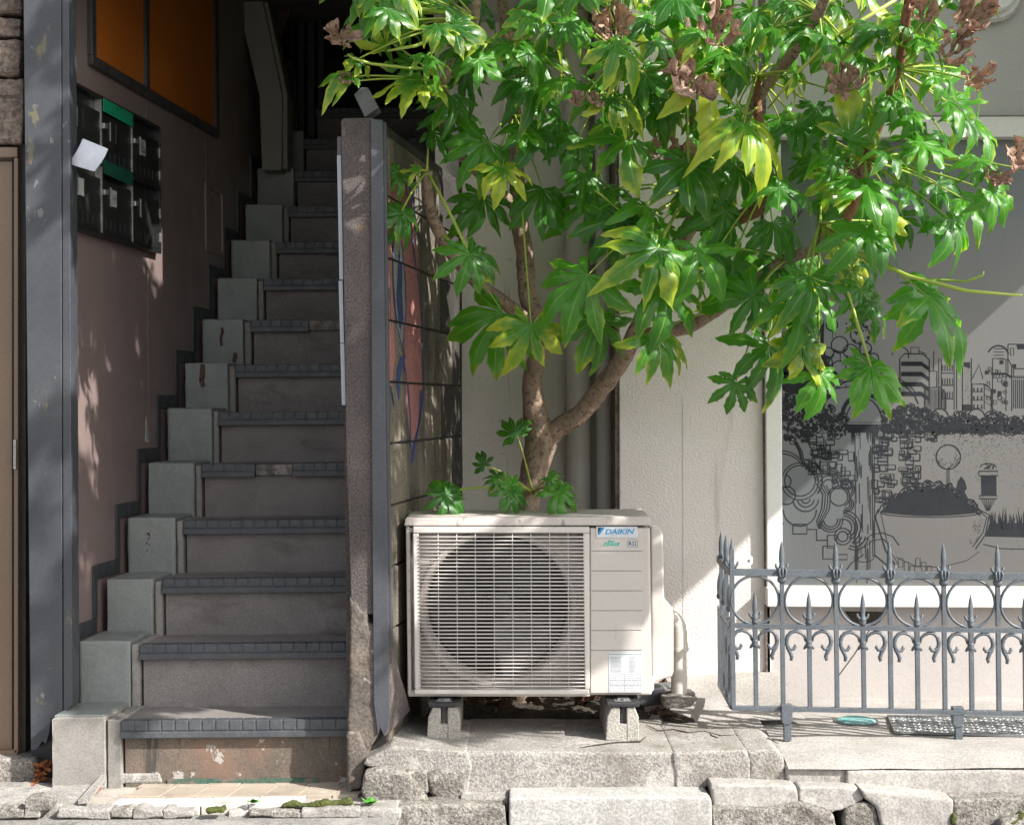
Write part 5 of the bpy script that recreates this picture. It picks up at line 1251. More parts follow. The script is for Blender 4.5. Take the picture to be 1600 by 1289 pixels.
# ------------------------------------------------------------------ tree
tb = W(825, 800, 5.6); tree = thing('aralia_tree', (tb.x, tb.y, .12), 'leafy aralia tree with glossy palmate leaves growing behind the air conditioner', 'tree')
def bpath(pts, name, m, jit=.003):
    P = [W(x, y, D) for x, y, D, r in pts]; Rr = [r / F * D for x, y, D, r in pts]
    # smooth subdivision
    Q = []; RR = []
    for i in range(len(P) - 1):
        p0 = P[max(i - 1, 0)]; p1 = P[i]; p2 = P[i + 1]; p3 = P[min(i + 2, len(P) - 1)]; n = max(3, int((p2 - p1).length / .022))
        for j in range(n):
            t = j / n
            Q.append(.5 * ((2 * p1) + (p2 - p0) * t + (2 * p0 - 5 * p1 + 4 * p2 - p3) * t * t + (3 * p1 - p0 - 3 * p2 + p3) * t ** 3))
            RR.append((Rr[i] * (1 - t) + Rr[i + 1] * t) * (1 + .10 * noise.noise(Vector((i + t, 7.3, Rr[0] * 900)) * 3.3)))
    Q.append(P[-1]); RR.append(Rr[-1])
    b = MB(); b.tube(Q, RR, 14)
    for v in b.v: 
        nn = noise.noise_vector(v * 28); v += nn * jit
    return b.build(name, m, tree, smooth=True)
bpath([(818, 1125, 5.62, 23), (822, 830, 5.62, 19), (828, 760, 5.61, 20), (840, 715, 5.6, 23), (846, 684, 5.6, 26), (838, 655, 5.58, 20), (832, 610, 5.56, 16), (836, 570, 5.54, 14), (846, 535, 5.52, 14), (838, 500, 5.5, 15), (824, 460, 5.48, 14), (820, 400, 5.44, 14), (810, 330, 5.4, 12.5), (807, 250, 5.35, 12), (804, 180, 5.28, 11), (797, 110, 5.2, 9), (790, 50, 5.1, 9), (780, -60, 4.9, 8)], 'trunk', M['bark'], .005)
bpath([(850, 690, 5.6, 20), (872, 668, 5.58, 16), (905, 648, 5.55, 15), (940, 606, 5.5, 15), (972, 562, 5.45, 14.5), (992, 522, 5.4, 14), (1040, 420, 5.3, 13), (1085, 340, 5.25, 13), (1095, 290, 5.2, 13), (1080, 180, 5.1, 10), (1075, 90, 5.0, 9), (1060, -40, 4.9, 8)], 'limb', M['bark'], .004)
bpath([(985, 535, 5.42, 13), (1030, 520, 5.35, 12), (1075, 510, 5.25, 12), (1110, 490, 5.15, 11), (1180, 440, 5.0, 10), (1230, 405, 4.95, 10), (1285, 385, 4.85, 9), (1282, 350, 4.85, 8)], 'limb', M['bark'], .003)
bpath([(1090, 350, 5.2, 12), (1140, 345, 5.1, 12), (1185, 325, 5.0, 12), (1200, 295, 4.95, 11), (1192, 240, 4.9, 8), (1184, 180, 4.88, 7), (1184, 120, 4.85, 6)], 'limb', M['bark_red'], .003)
bpath([(824, 500, 5.48, 11), (795, 478, 5.42, 10.5), (752, 446, 5.3, 10.5), (716, 408, 5.2, 10.5), (690, 370, 5.12, 10), (672, 328, 5.06, 9.5), (667, 290, 5.02, 9), (668, 268, 5.0, 8)], 'limb', M['bark'], .003)
bpath([(812, 330, 5.4, 9), (770, 290, 5.3, 9), (740, 262, 5.2, 9), (695, 212, 5.05, 8), (694, 130, 4.9, 7), (740, 40, 4.8, 7), (745, -50, 4.7, 7)], 'limb', M['bark'], .003)
bpath([(1285, 380, 4.86, 9), (1330, 330, 4.8, 8), (1352, 250, 4.75, 8), (1400, 120, 4.6, 7), (1420, 0, 4.4, 8), (1440, -150, 4.1, 8)], 'limb', M['bark_red'], .003)
bpath([(1095, 300, 5.2, 10), (1180, 160, 4.9, 9), (1280, 20, 4.5, 9), (1340, -200, 4.0, 9)], 'limb', M['bark'], .003)
SH = {'a': (1184, 120, 4.85), 'b': (1198, 290, 4.93), 'c': (1282, 350, 4.84), 'd': (667, 268, 5.0), 'e': (742, 30, 4.8), 'f': (694, 130, 4.9), 'g': (804, 180, 5.28), 'h': (1078, 90, 5.0),
      'i': (1095, 290, 5.2), 'j': (1352, 250, 4.75), 'k': (1400, 110, 4.6), 'l': (1280, 20, 4.5), 'm': (790, 50, 5.1), 'n': (1110, 488, 5.15), 'o': (1230, 405, 4.95), 'q': (832, 770, 5.55), 'r': (975, 90, 5.1), 'p': (690, 365, 5.1)}

def leaf_mesh(seed, nl=8, crumple=0, spread=132):
    rr = random.Random(seed); vs = []; fs = []; uvs = []
    span = spread * rr.uniform(.80, 1.04); angs = [-span + 2 * span * i / (nl - 1) for i in range(nl)]
    lens = []
    for a in angs:
        t = abs(a) / span; lens.append((1.0 - .12 * t - .36 * t ** 3) * rr.uniform(.78, 1.08))
    half = span / (nl - 1); curl = rr.uniform(.08, .55); cup = rr.uniform(.0, .16)
    N = 12
    asym = rr.uniform(-.25, .25); sag = rr.uniform(.1, .9)
    for i, a in enumerate(angs):
        L = lens[i]; bend = R(rr.uniform(-17, 17)); dr_ = rr.uniform(.1, 1.5); ph = rr.uniform(0, 6); wv = rr.uniform(.015, .065); roll = rr.uniform(-1.5, 1.5)
        wmax = (.172 if nl < 8 else .152) * (1.45 if crumple else 1) * L * rr.uniform(.88, 1.12); base = len(vs); pk = rr.uniform(.60, .70)
        for j in range(N + 1):
            t = j / N; r = t * L; aa = R(a) + bend * t * t
            if t < .42: f = .74
            elif t < pk: f = .74 + .26 * math.sin((t - .42) / (pk - .42) * math.pi / 2)
            else: f = max(0, 1 - ((t - pk) / (1 - pk)) ** 1.45)
            w_ = wmax * f
            if .45 < t < .97: w_ *= 1 + (.11 if j % 2 else -.09)
            lim = r * math.tan(R(half)) * .995
            w_ = min(w_, lim) if t < .9 else w_
            ax = Vector((math.sin(aa), math.cos(aa), 0)); sd = Vector((ax.y, -ax.x, 0))
            for s in (-1, -.5, 0, .5, 1):
                p = ax * r + sd * (s * w_)
                q_ = p.length
                z = -curl * q_ * q_ + cup * q_ + asym * p.x * q_ + max(0, t - .38) ** 2 * -dr_ * L - abs(s) ** 1.3 * w_ * .30
                z += math.sin(t * 11 + ph + (1.5 if s > 0 else 0)) * wv * abs(s) * min(1, t * 2) + roll * s * w_ * max(0, t - .3)
                if crumple:
                    n3 = noise.noise_vector(Vector((p.x * 2.6 + seed, p.y * 2.6, i * 1.0 * .6))); n4 = noise.noise_vector(Vector((p.x * 7 + seed, p.y * 7, i * .7)))
                    z = crumple * (.60 * q_ ** 1.3) + n3.z * .34 * q_ + n4.z * .14
                    p = p * (1 - .42 * q_) + Vector((n3.x, n3.y, 0)) * .30 * q_ + Vector((n4.x, n4.y, 0)) * .14
                    z += (abs(s) * w_) * 1.1
                vs.append(Vector((p.x, p.y, z))); uvs.append((abs(s), q_))
        for j in range(N):
            for k in range(4):
                q0 = base + j * 5 + k; fs.append((q0, q0 + 1, q0 + 6, q0 + 5))
    me = bpy.data.meshes.new('leaf'); me.from_pydata(vs, [], fs); me.materials.append(M['leaf_dry'] if crumple else M['leaf'])
    ul = me.uv_layers.new(name='UVMap')
    for lp_ in me.loops: ul.data[lp_.index].uv = uvs[lp_.vertex_index]
    for p in me.polygons: p.use_smooth = True
    return me
LM = [leaf_mesh(i, (7, 8, 7, 9, 6)[i % 5]) for i in range(24)]
LY = [leaf_mesh(40 + i, 5, 0, 110) for i in range(3)]
LD = [leaf_mesh(60 + i, 6 + i % 2, 1.5) for i in range(6)]
def put_leaf(c, size, dirdeg, normal, mesh, yel=0., brn=0., shoot=None, petiole=True, flipn=False):
    """c world point of the petiole joint; size metres; dirdeg direction of the middle lobe in the picture plane (0 right, 90 down)"""
    n = Vector(normal).normalized()
    d = Vector((math.cos(R(dirdeg)), 0, -math.sin(R(dirdeg)))); d = d - n * d.dot(n)
    if d.length < .05: d = Vector((1, 0, 0)) - n * n.x
    d.normalize(); x = d.cross(n)
    m4 = Matrix((( x.x * size, d.x * size, n.x * size, c.x), (x.y * size, d.y * size, n.y * size, c.y), (x.z * size, d.z * size, n.z * size, c.z), (0, 0, 0, 1)))
    o = bpy.data.objects.new('leaf' if mesh not in LD else 'withered_leaf', mesh); C.objects.link(o); o.parent = tree
    o.matrix_basis = Matrix.Translation(-origin(tree)) @ m4
    o.color = (yel, brn, 0, 1)
    if petiole and shoot is not None:
        s = shoot; mid = s.lerp(c, .55) + Vector((0, 0, .10 * (c - s).length)) - n * .05 * (c - s).length
        if (c - s).length > .9: s = c.lerp(s, .9 / (c - s).length)
        pts = []
        for i in range(9):
            t = i / 8; pts.append((1 - t) ** 2 * s + 2 * t * (1 - t) * mid + t * t * (c - n * .003))
        rad = [(.0042 - .0018 * i / 8) for i in range(9)]; rad[0] = .007
        b = MB(); b.tube(pts, rad, 6); inv = m4.inverted(); b.v = [inv @ v for v in b.v]
        me = bpy.data.meshes.new('petiole'); me.from_pydata(b.v, [], b.f); me.materials.append(M['petiole'])
        for p in me.polygons: p.use_smooth = True
        po_ = bpy.data.objects.new('petiole', me); C.objects.link(po_); po_.parent = o
    return o
def shootpt(k): x, y, D = SH[k]; return W(x, y, D)
# x, y, length px, direction, normal (right, toward camera, up), yellow, brown, depth, shoot, kind
LV = [
 (592, -8, 78, 105, (0, .8, .5), .35, .0, 4.75, 'e'), (588, 42, 62, 190, (-.2, .8, .5), 0, 0, 4.95, 'e'), (602, 72, 46, 200, (.1, .3, -.9), .85, .3, 4.8, 'e', 'y'),
 (560, 92, 44, 100, (.2, .8, .5), .55, .2, 4.72, 'e', 'y'), (552, 118, 58, 195, (-.1, .5, .8), .45, .25, 4.75, 'f'), (657, 126, 78, 140, (-.2, .8, .6), .62, 0, 4.78, 'f'),
 (668, 86, 56, 80, (.1, .7, .7), .4, 0, 4.7, 'e'), (704, 150, 74, 105, (0, 1, .3), .25, 0, 4.85, 'f'), (728, 112, 62, 60, (.2, .9, .3), 0, 0, 4.95, 'f'),
 (650, 38, 52, 150, (0, .7, .8), .1, 0, 4.85, 'e'), (700, 12, 66, 90, (.2, .6, .8), .4, 0, 4.7, 'e'), (640, 100, 50, 160, (0, .8, .4), .1, 0, 5.0, 'f'),
 (752, 66, 56, 200, (0, .6, .8), .45, 0, 4.75, 'e'), (823, 40, 66, 195, (-.1, .6, .9), .4, .25, 4.65, 'm'), (806, 72, 78, 190, (-.2, .5, .9), .35, .3, 4.7, 'm'),
 (822, 74, 72, 30, (.2, .6, .8), .35, 0, 4.68, 'm'), (886, 122, 78, 185, (-.1, .5, .9), .05, 0, 4.75, 'm'), (957, 154, 86, 60, (.2, .6, .8), .62, .1, 4.72, 'r'), (955, 152, 70, 185, (-.2, .7, .7), .3, .35, 4.74, 'r'),
 (826, 118, 72, 105, (0, 1, .3), 0, 0, 4.95, 'g'), (875, 22, 58, 20, (.1, .7, .7), .15, 0, 4.8, 'm'), (900, 40, 48, 60, (.2, .7, .6), .1, 0, 4.9, 'm'), (966, 84, 66, 205, (0, .9, .4), 0, 0, 5.0, 'r'),
 (915, 135, 60, 90, (0, .8, .5), 0, 0, 5.05, 'r'), (1012, 34, 58, 175, (0, .7, .7), .1, 0, 4.8, 'h'), (1044, 22, 52, 80, (.2, .6, .8), .1, 0, 4.75, 'h'), (1092, 52, 56, 130, (0, .7, .7), .1, 0, 4.8, 'h'),
 (1160, 96, 52, 150, (0, .8, .6), 0, 0, 4.75, 'a'), (1150, 112, 56, 200, (0, .8, .5), 0, 0, 4.85, 'a'), (1182, 92, 28, 270, (0, .8, .6), .4, 0, 4.8, 'a'), (1225, 118, 50, 20, (.2, .6, .8), .65, 0, 4.7, 'a'),
 (1163, 192, 104, 85, (.05, .75, .65), .78, 0, 4.62, 'a'), (1158, 190, 70, 200, (-.2, .6, .7), .2, 0, 4.66, 'a'), (1096, 120, 92, 80, (.1, .9, .3), .9, .4, 4.66, 'a', 'y'),
 (1255, 36, 52, 90, (0, .6, .8), .1, 0, 4.6, 'l'), (1270, 44, 54, 110, (0, .6, .8), .05, 0, 4.65, 'l'), (1288, 45, 48, 60, (.2, .6, .8), .25, 0, 4.55, 'l'), (1320, 62, 58, 60, (.2, .6, .8), .1, 0, 4.6, 'l'),
 (1352, 92, 56, 80, (.1, .6, .8), .45, 0, 4.5, 'k'), (1392, 90, 56, 95, (0, .6, .8), .4, 0, 4.5, 'k'), (1245, 112, 46, 70, (.1, .7, .7), .6, .1, 4.6, 'a', 'y'), (1370, 40, 56, 120, (0, .6, .9), .1, 0, 4.5, 'k'),
 (1440, 60, 60, 60, (.2, .6, .8), .25, 0, 4.45, 'k'), (1460, 120, 58, 70, (.2, .7, .6), .3, .1, 4.5, 'k'), (1326, 218, 92, 320, (.1, .8, -.5), .62, 0, 4.6, 'j'), (1437, 222, 76, 30, (.1, .7, .7), .08, 0, 4.55, 'j'),
 (1438, 222, 66, 170, (-.1, .7, .7), .05, 0, 4.57, 'j'), (1300, 245, 46, 40, (0, .9, .5), .05, 0, 4.62, 'j'), (1480, 158, 72, 25, (.1, .8, .5), .08, 0, 4.6, 'k'), (1500, 178, 60, 80, (.1, .8, .5), .1, 0, 4.65, 'k'),
 (1535, 250, 72, 100, (.3, .6, .7), .2, .1, 4.5, 'j'), (1218, 293, 76, 40, (.1, .8, .6), .22, 0, 4.6, 'b'), (1216, 292, 60, 160, (-.1, .8, .6), .2, 0, 4.62, 'b'), (1356, 290, 96, 70, (.1, .7, .7), .06, 0, 4.5, 'j'),
 (1354, 289, 82, 190, (-.1, .7, .7), .04, 0, 4.53, 'j'), (1352, 362, 74, 115, (0, .7, .7), .15, 0, 4.5, 'c'), (1362, 362, 68, 30, (.2, .7, .6), .1, 0, 4.53, 'c'), (1265, 432, 84, 90, (0, .95, .35), .06, 0, 4.65, 'c'),
 (1178, 462, 84, 170, (-.1, .9, .4), .25, .15, 4.8, 'o'), (1180, 462, 74, 60, (.1, .9, .3), .3, .3, 4.82, 'o'), (1076, 256, 104, 110, (0, .95, .35), .25, .05, 4.75, 'h'), (1078, 256, 78, 30, (.1, .9, .4), .1, 0, 4.78, 'h'),
 (967, 344, 100, 130, (-.1, .9, .4), .08, 0, 4.9, 'i'), (970, 344, 80, 20, (.1, .9, .4), .05, 0, 4.92, 'i'), (1028, 388, 104, 125, (-.1, .8, .6), .55, 0, 4.68, 'i'), (1032, 386, 74, 60, (.2, .8, .6), .5, 0, 4.7, 'i'),
 (1030, 384, 62, 190, (-.2, .8, .6), .1, 0, 4.7, 'i'), (918, 430, 114, 125, (-.1, .9, .4), .32, 0, 4.78, 'i'), (786, 489, 104, 130, (-.1, .95, .3), .1, 0, 5.1, 'p'), (830, 508, 82, 95, (0, 1, .25), .66, .2, 4.95, 'g'),
 (932, 498, 88, 95, (0, 1, .25), .38, .3, 5.0, 'n'), (1039, 450, 96, 95, (0, .95, .3), .3, .1, 4.8, 'n'), (1027, 525, 90, 80, (0, .9, .4), .5, .1, 4.85, 'n'), (1088, 388, 88, 75, (.05, .9, .45), .12, 0, 4.72, 'o'),
 (733, 398, 74, 110, (0, .95, .35), .18, 0, 4.85, 'd'), (735, 397, 64, 335, (0, .95, .35), .08, 0, 4.86, 'd'), (626, 334, 56, 170, (-.1, .9, .45), .3, 0, 4.85, 'd'), (628, 333, 50, 60, (0, .9, .4), .15, 0, 4.87, 'd'),
 (764, 222, 90, 135, (-.1, .95, .3), .08, 0, 4.95, 'g'), (655, 266, 34, 180, (0, .9, .5), .7, 0, 4.9, 'd', 'y'), (625, 270, 52, 130, (0, .95, .3), .08, 0, 4.95, 'd'), (785, 262, 62, 90, (0, .9, .3), .8, .1, 4.9, 'g'),
 (848, 295, 74, 95, (0, 1, .25), 0, 0, 5.15, 'g'), (838, 205, 68, 110, (0, .95, .35), .05, 0, 4.95, 'g'), (984, 218, 96, 130, (-.1, .85, .5), .42, .05, 4.8, 'r'), (944, 298, 70, 100, (0, 1, .2), 0, 0, 5.15, 'i'),
 (756, 308, 72, 105, (0, 1, .2), 0, 0, 5.15, 'g'), (1150, 598, 62, 115, (0, 1, .15), .12, 0, 4.95, 'o'), (1200, 540, 88, 105, (0, 1, .2), .05, 0, 4.95, 'o'), (1240, 478, 74, 85, (.1, .9, .35), .1, 0, 4.75, 'c'),
 (1252, 535, 84, 95, (.1, .9, .2), .6, .2, 4.85, 'c'), (1255, 500, 70, 100, (.2, .8, .3), .3, .1, 4.78, 'c'), (1283, 585, 70, 90, (0, .9, .4), .1, 0, 4.85, 'c'), (1361, 573, 92, 75, (.05, .85, .5), .28, 0, 4.55, 'c'),
 (1362, 572, 60, 190, (-.1, .8, .5), .05, 0, 4.57, 'c'), (1345, 452, 72, 100, (0, .9, .4), .3, .3, 4.65, 'c'), (1360, 470, 64, 70, (.2, .8, .4), .4, .3, 4.66, 'c'), (1452, 463, 118, 60, (.1, .8, .6), .28, 0, 4.45, 'c'),
 (1450, 463, 84, 155, (-.1, .85, .5), .05, 0, 4.48, 'c'), (1488, 345, 84, 60, (.2, .8, .5), .25, 0, 4.5, 'j'), (1486, 344, 60, 150, (0, .8, .6), .1, 0, 4.52, 'j'), (1550, 300, 66, 60, (.3, .8, .4), .1, 0, 4.55, 'j'),
 (1330, 420, 50, 95, (0, .7, .2), .75, .1, 4.75, 'c'), (1105, 330, 70, 100, (0, .95, .3), .05, 0, 5.0, 'i'), (1150, 260, 80, 100, (0, .95, .3), .05, 0, 4.95, 'b'), (1145, 410, 70, 90, (0, .95, .3), .1, 0, 4.9, 'b'),
 (1120, 395, 60, 60, (.1, .9, .3), .2, 0, 4.85, 'b'), (870, 190, 66, 120, (0, .9, .4), 0, 0, 5.05, 'g'), (905, 215, 72, 130, (0, .9, .4), .05, 0, 5.0, 'r'), (1030, 160, 70, 110, (0, .9, .4), 0, 0, 5.0, 'h'),
 (1005, 115, 66, 60, (.1, .8, .5), .1, 0, 4.95, 'h'), (1245, 190, 70, 60, (.1, .8, .5), .1, 0, 4.75, 'a'), (1275, 165, 66, 90, (.1, .8, .6), .05, 0, 4.7, 'a'), (1300, 195, 64, 130, (0, .8, .5), .05, 0, 4.75, 'j'),
 (1395, 150, 70, 70, (.1, .7, .7), .05, 0, 4.6, 'k'), (1420, 175, 64, 110, (0, .7, .7), .08, 0, 4.6, 'k'), (1385, 240, 52, 100, (0, .5, .9), .1, 0, 4.5, 'j'), (1420, 300, 68, 40, (.2, .7, .6), .1, 0, 4.55, 'j'),
 (695, 771, 54, 75, (0, .75, .7), .12, 0, 5.12, 'q'), (692, 768, 48, 300, (0, .8, .6), .05, 0, 5.15, 'q'), (798, 766, 50, 90, (0, .75, .7), .12, 0, 5.12, 'q'), (796, 764, 40, 310, (0, .8, .6), .05, 0, 5.14, 'q'), (873, 768, 50, 80, (0, .75, .7), .1, 0, 5.12, 'q'), (875, 765, 48, 330, (0, .8, .6), .1, 0, 5.14, 'q'),
 (808, 680, 46, 250, (0, .95, .3), 0, 0, 5.45, 'q'), (757, 727, 28, 230, (0, .95, .3), 0, 0, 5.4, 'q'), (778, 748, 34, 200, (0, .8, .5), .3, 0, 5.35, 'q'), (860, 745, 30, 30, (0, .9, .4), 0, 0, 5.45, 'q'),
]
for i, L in enumerate(LV):
    x, y, ln, dg, nr, ye, bn, D, sk = L[:9]; kind = L[9] if len(L) > 9 else ''
    n = Vector((nr[0] + .25, -nr[1], nr[2] + (.15 if y < 320 else 0))) + Vector((rnd.uniform(-.3, .3), 0, rnd.uniform(-.2, .25)))
    mesh = (LY if kind == 'y' else LM)[rnd.randrange(3 if kind == 'y' else 24)]
    put_leaf(W(x, y, D), ln / F * D * (1.03 if ln >= 70 else 1.0) * rnd.uniform(.9, 1.08), dg + rnd.uniform(-6, 6), n, mesh, max(ye, rnd.choice([.12, .2, .3])), bn, shootpt(sk))
# withered leaves
WV = [(1120, 70, 62, 280, (0, .9, .3), 4.62, 'a', 0), (960, 62, 56, 250, (0, .8, .4), 4.72, 'h', 1), (530, 55, 44, 110, (.3, .9, 0), 4.72, 'e', 2), (545, 128, 24, 150, (0, .9, .4), 4.74, 'f', 3),
      (804, 62, 24, 90, (0, .9, .4), 4.62, 'm', 4), (905, 165, 26, 200, (0, .9, .5), 4.68, 'r', 1), (935, 165, 28, 150, (0, .9, .5), 4.68, 'r', 5), (1310, 145, 52, 300, (0, .8, .4), 4.55, 'a', 2),
      (1055, 100, 44, 190, (0, .8, .5), 4.7, 'h', 3), (1080, 130, 70, 125, (0, 1, .1), 4.65, 'a', 4), (1475, 95, 56, 330, (.2, .8, .4), 4.42, 'k', 0), (1500, 45, 56, 320, (.2, .8, .4), 4.42, 'k', 5),
      (1440, 35, 38, 280, (0, .8, .4), 4.42, 'k', 1), (1515, 125, 42, 60, (.2, .9, .1), 4.45, 'k', 2), (1545, 275, 38, 90, (.2, .9, .1), 4.45, 'j', 3), (1590, 262, 44, 200, (0, .8, .5), 4.45, 'j', 4), (1040, 240, 60, 80, (0, 1, .2), 4.98, 'i', 5), (1330, 262, 44, 100, (0, 1, .2), 4.75, 'j', 0)]
for x, y, ln, dg, nr, D, sk, mi in WV:
    put_leaf(W(x, y, D), ln / F * D * 1.15, dg, Vector((nr[0], -nr[1], nr[2])), LD[mi], 1, 1, shootpt(sk))
# filler leaves deeper in the crown
poly = [(505, -30), (560, 60), (620, 150), (650, 250), (705, 215), (750, 250), (870, 300), (905, 330), (960, 400), (1040, 420), (1100, 440), (1180, 520), (1250, 560), (1300, 470), (1400, 400), (1520, 330), (1560, 240), (1500, 150), (1520, 40), (1530, -60)]
def inside(x, y):
    c = False; n = len(poly)
    for i in range(n):
        x1, y1 = poly[i]; x2, y2 = poly[(i + 1) % n]
        if (y1 > y) != (y2 > y) and x < (x2 - x1) * (y - y1) / (y2 - y1) + x1: c = not c
    return c
cnt = 0; pts = []
while cnt < 98:
    x = rnd.uniform(505, 1560); y = rnd.uniform(-60, 520)
    if not inside(x, y) or any((x - a) ** 2 + (y - b_) ** 2 < 33 ** 2 for a, b_ in pts): continue
    if 722 < x < 800 and y > 90: continue
    if x < 720 and y > 60 and rnd.random() < .6: continue
    if x < 640 and y < 60 and rnd.random() < .5: continue
    pts.append((x, y)); D = rnd.uniform(4.85, 5.3); cnt += 1
    sk = min(SH, key=lambda k: (SH[k][0] - x) ** 2 + (SH[k][1] - y) ** 2 if k not in 'qp' else 1e9)
    s = SH[sk]; dg = math.degrees(math.atan2(y - s[1] + 30, x - s[0])) + rnd.uniform(-30, 30)
    n = Vector((rnd.uniform(-.3, .8), -rnd.uniform(.4, 1), rnd.uniform(.2, 1.1)))
    put_leaf(W(x, y, D), rnd.uniform(50, 84) / F * D, dg * .5 + 45, n, LM[rnd.randrange(24)], rnd.choice([.1, .1, .2, .3, .4, .6]), 0, shootpt(sk))
# more leaves along the top of the picture, catching the sun
for i in range(44):
    x = 540 + 990 * (i + rnd.random()) / 44; y = rnd.uniform(-40, 95) if x > 640 else rnd.uniform(-40, 20); D = rnd.uniform(4.45, 4.85)
    sk = min(SH, key=lambda k: (SH[k][0] - x) ** 2 + (SH[k][1] - y) ** 2 if k not in 'qp' else 1e9)
    put_leaf(W(x, y, D), rnd.uniform(44, 78) / F * D, rnd.uniform(40, 140), (rnd.uniform(-.2, .6), -rnd.uniform(.35, .9), rnd.uniform(.5, 1)), LM[rnd.randrange(24)], rnd.choice([.2, .3, .4, .5]), 0, shootpt(sk))
# leaf clumps added above the picture as sun blockers, joined into one mass
fv = MB(); fuv = []
def mass(n, cx, cy, cz, sx, sy, sz, zmin=0):
    k = 0
    while k < n:
        a = Vector((rnd.uniform(-1, 1), rnd.uniform(-1, 1), rnd.uniform(-1, 1)))
        if a.length > 1: continue
        k += 1
        p = Vector((cx + a.x * sx, cy + a.y * sy, cz + a.z * sz))
        p.z = max(p.z, CAMZ + .268 * p.y + .16)
        nv = Vector((rnd.uniform(-.3, .9), -rnd.uniform(.2, .9), rnd.uniform(.3, 1))).normalized(); d = Vector((rnd.uniform(-1, 1), rnd.uniform(-.5, .5), -.6)); d = (d - nv * d.dot(nv)).normalized(); x = d.cross(nv)
        sz_ = rnd.uniform(.13, .19); me = LM[rnd.randrange(24)]; n0 = len(fv.v)
        fv.add([p + (x * v.co.x + d * v.co.y + nv * v.co.z) * sz_ for v in me.vertices], [tuple(q.vertices) for q in me.polygons])
mass(110, 1.35, 3.6, 3.0, .62, .38, .55); mass(40, 2.2, 3.6, 2.5, .40, .22, .26); mass(120, .7, 4.15, 3.75, .75, .4, .42); mass(70, .38, 5.1, 3.0, .28, .2, .25); mass(40, -.35, 4.85, 2.95, .4, .25, .25)
o = fv.build('shade_foliage', M['leaf'], tree, smooth=True, recalc=False); tag(o, kind='stuff'); o.color = (.1, 0, 0, 1)
# bare leaf stalks
def stalk(pts, r, m='petiole', name='leaf_stalk'):
    MB().tube([W(x, y, D) for x, y, D in pts], [r] * (len(pts) - 1) + [r * .6], 7).build(name, M[m], tree, smooth=True)
stalk([(1290, 360, 4.8), (1340, 395, 4.65), (1420, 432, 4.5), (1510, 455, 4.42), (1597, 462, 4.4)], .0062)
stalk([(1285, 370, 4.8), (1370, 415, 4.65), (1450, 437, 4.55), (1510, 440, 4.5), (1536, 430, 4.48), (1537, 424, 4.48)], .0040)
stalk([(716, 28, 4.75), (690, 55, 4.72), (650, 72, 4.7), (605, 80, 4.7)], .0055)
stalk([(690, 108, 4.8), (640, 107, 4.75), (580, 100, 4.72), (552, 92, 4.7), (543, 85, 4.7)], .0045)
stalk([(745, 30, 4.78), (700, 20, 4.7), (640, 12, 4.66), (560, -5, 4.6)], .0055)
stalk([(1184, 168, 4.85), (1170, 178, 4.75), (1158, 175, 4.72), (1150, 155, 4.7)], .0045)
stalk([(1060, 250, 5.0), (1000, 335, 4.95), (975, 335, 4.9), (940, 305, 4.88), (930, 298, 4.87)], .0035)
stalk([(1400, 0, 4.5), (1300, 60, 4.55), (1240, 120, 4.6), (1200, 170, 4.7)], .0055)
stalk([(1278, 10, 4.55), (1278, 60, 4.55), (1266, 110, 4.6)], .0035)
stalk([(1180, 45, 4.7), (1170, 90, 4.7), (1178, 130, 4.75)], .0035)
stalk([(1290, 380, 4.8), (1320, 440, 4.65), (1345, 520, 4.58), (1361, 573, 4.55)], .0038)
# ------------------------------------------------------------------ small things
# weeds
def weed(px, py, D, n, s, lab):
    c = W(px, py, D); t = thing('weed', c, lab, 'weed', 'weeds in the pavement cracks')
    for i in range(n):
        a = rnd.uniform(0, 6.283); l = s * rnd.uniform(.6, 1.1); up = rnd.uniform(.2, .9); d = Vector((math.cos(a), math.sin(a), up)).normalized(); sd = d.cross(Vector((0, 0, 1))).normalized() * l * .32
        MB().add([c, c + d * l * .4 - sd, c + d * l * .8 - sd * .8, c + d * l, c + d * l * .8 + sd * .8, c + d * l * .4 + sd, c + d * l * .6 + Vector((0, 0, .003))], [(0, 6, 1), (1, 6, 2), (2, 6, 3), (3, 6, 4), (4, 6, 5), (5, 6, 0)]).build('leaf', M['weed'], t, recalc=False)
weed(577, 1256, 4.64, 16, .032, 'bright green weed at the foot of the boulders')
weed(396, 1254, 4.64, 12, .026, 'small green weed in front of the broken landing tiles')
weed(70, 1178, 5.1, 6, .05, 'small green sprout behind the rotten post foot')
# moss patches
def moss(pts, D0_, D1_, nm='moss'):
    o = MB().pprism(pts, D0_, D1_).build(nm, M['moss']); roughen(o, .006, .012, .02); return tag(o, None, None, kind='stuff')
moss([(440, 1257), (455, 1252), (478, 1257), (505, 1250), (524, 1252), (548, 1247), (552, 1256), (500, 1263), (470, 1260), (440, 1263)], 4.625, 4.65)
moss([(320, 1264), (350, 1262), (352, 1270), (322, 1272)], 4.58, 4.62)
moss([(1486, 1274), (1490, 1268), (1498, 1276), (1492, 1290), (1486, 1290)], 4.652, 4.68)
moss([(1572, 1286), (1600, 1270), (1604, 1274), (1582, 1290)], 4.62, 4.66)
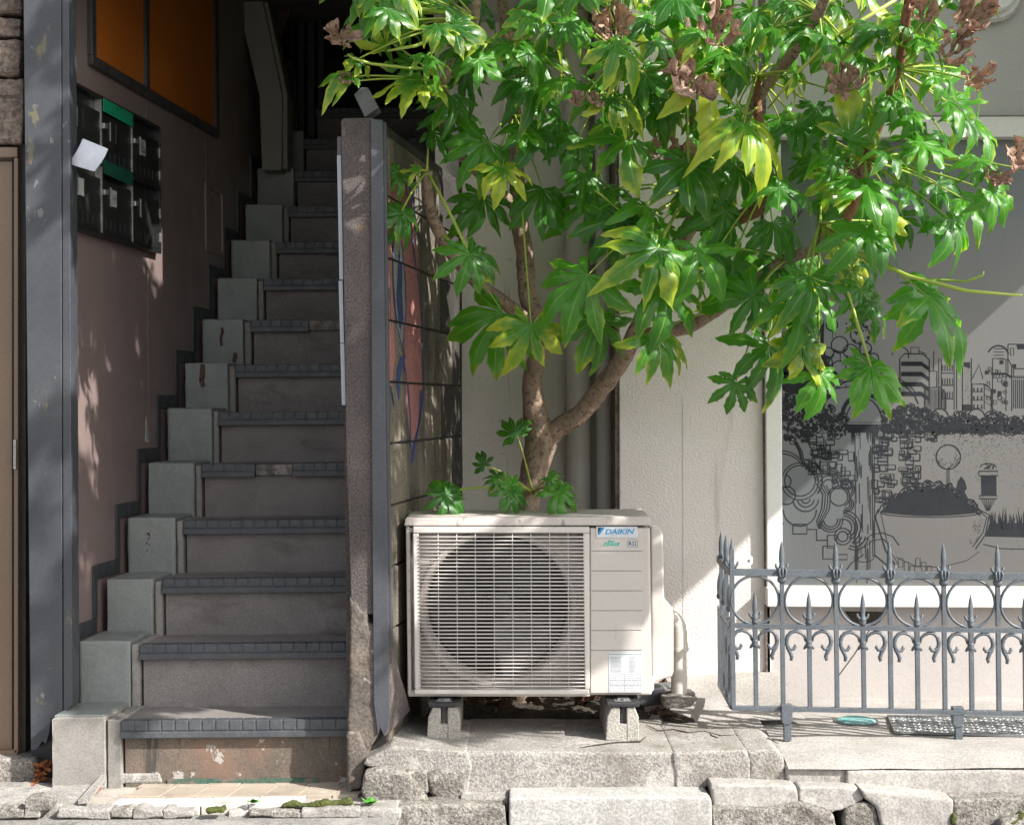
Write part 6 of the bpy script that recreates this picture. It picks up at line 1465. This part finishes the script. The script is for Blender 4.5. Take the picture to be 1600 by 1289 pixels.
# dead leaves
def dead_mesh(seed, m):
    rr = random.Random(seed); n = 9; vs = [(0, 0, 0)]
    for i in range(n):
        a = 2 * math.pi * i / n; r = rr.uniform(.6, 1.1); vs.append((math.cos(a) * r, math.sin(a) * r * .7, rr.uniform(-.1, .55)))
    me = bpy.data.meshes.new('dry_leaf'); me.from_pydata(vs, [], [(0, 1 + i, 1 + (i + 1) % n) for i in range(n)]); me.materials.append(m); return me
DM = [dead_mesh(i, M['dryleaf']) for i in range(4)]; OM = [dead_mesh(9 + i, M['orangeleaf']) for i in range(3)]
def drop(p, s, me, lab, grp):
    o = bpy.data.objects.new('dry_leaf', me); C.objects.link(o); o.location = p; o.scale = (s, s, s); o.rotation_euler = (rnd.uniform(-.7, .7), rnd.uniform(-.7, .7), rnd.uniform(0, 6.28)); tag(o, lab, 'dry leaf', grp)
for i in range(90):
    x = rnd.uniform(-.36, .58); y = rnd.uniform(5.32, 5.95)
    drop((x, y, .135 + rnd.uniform(0, .05)), rnd.uniform(.016, .042), rnd.choice(DM), 'dry brown leaf in the litter under and behind the air conditioner', 'leaf litter behind the air conditioner')
for i in range(26):
    p = W(rnd.uniform(56, 76), rnd.uniform(1192, 1220), rnd.uniform(4.95, 5.02)); drop(p, rnd.uniform(.012, .026), rnd.choice(OM), 'dry orange leaf heaped between the door footing and the stair cheek', 'orange leaves heaped beside the stair cheek')
for i in range(10):
    p = WG(rnd.uniform(1025, 1050), rnd.uniform(1098, 1118), .125); drop(p, rnd.uniform(.01, .02), rnd.choice(DM), 'dry leaf scrap near the foot of the cream pipe', 'leaf scraps by the pipe')
for (x, y, s, lab) in ((438, 1276, .024, 'dry brown leaf lying on the asphalt edge below the stairs'), (352, 1266, .016, 'dry leaf in the gap in front of the landing tiles'), (55, 1228, .018, 'small dry leaf on the pavement under the door footing'), (505, 1276, .013, 'tiny dry leaf on the kerb edge near the moss'), (152, 1236, .02, 'orange dry leaf lying in the drain channel'), (328, 1284, .012, 'dry leaf crumb on the asphalt at the bottom edge')):
    p = WG(x, y, -.045 if y > 1262 else .006); drop(p + Vector((0, 0, .008)), s, rnd.choice(OM), lab, None)
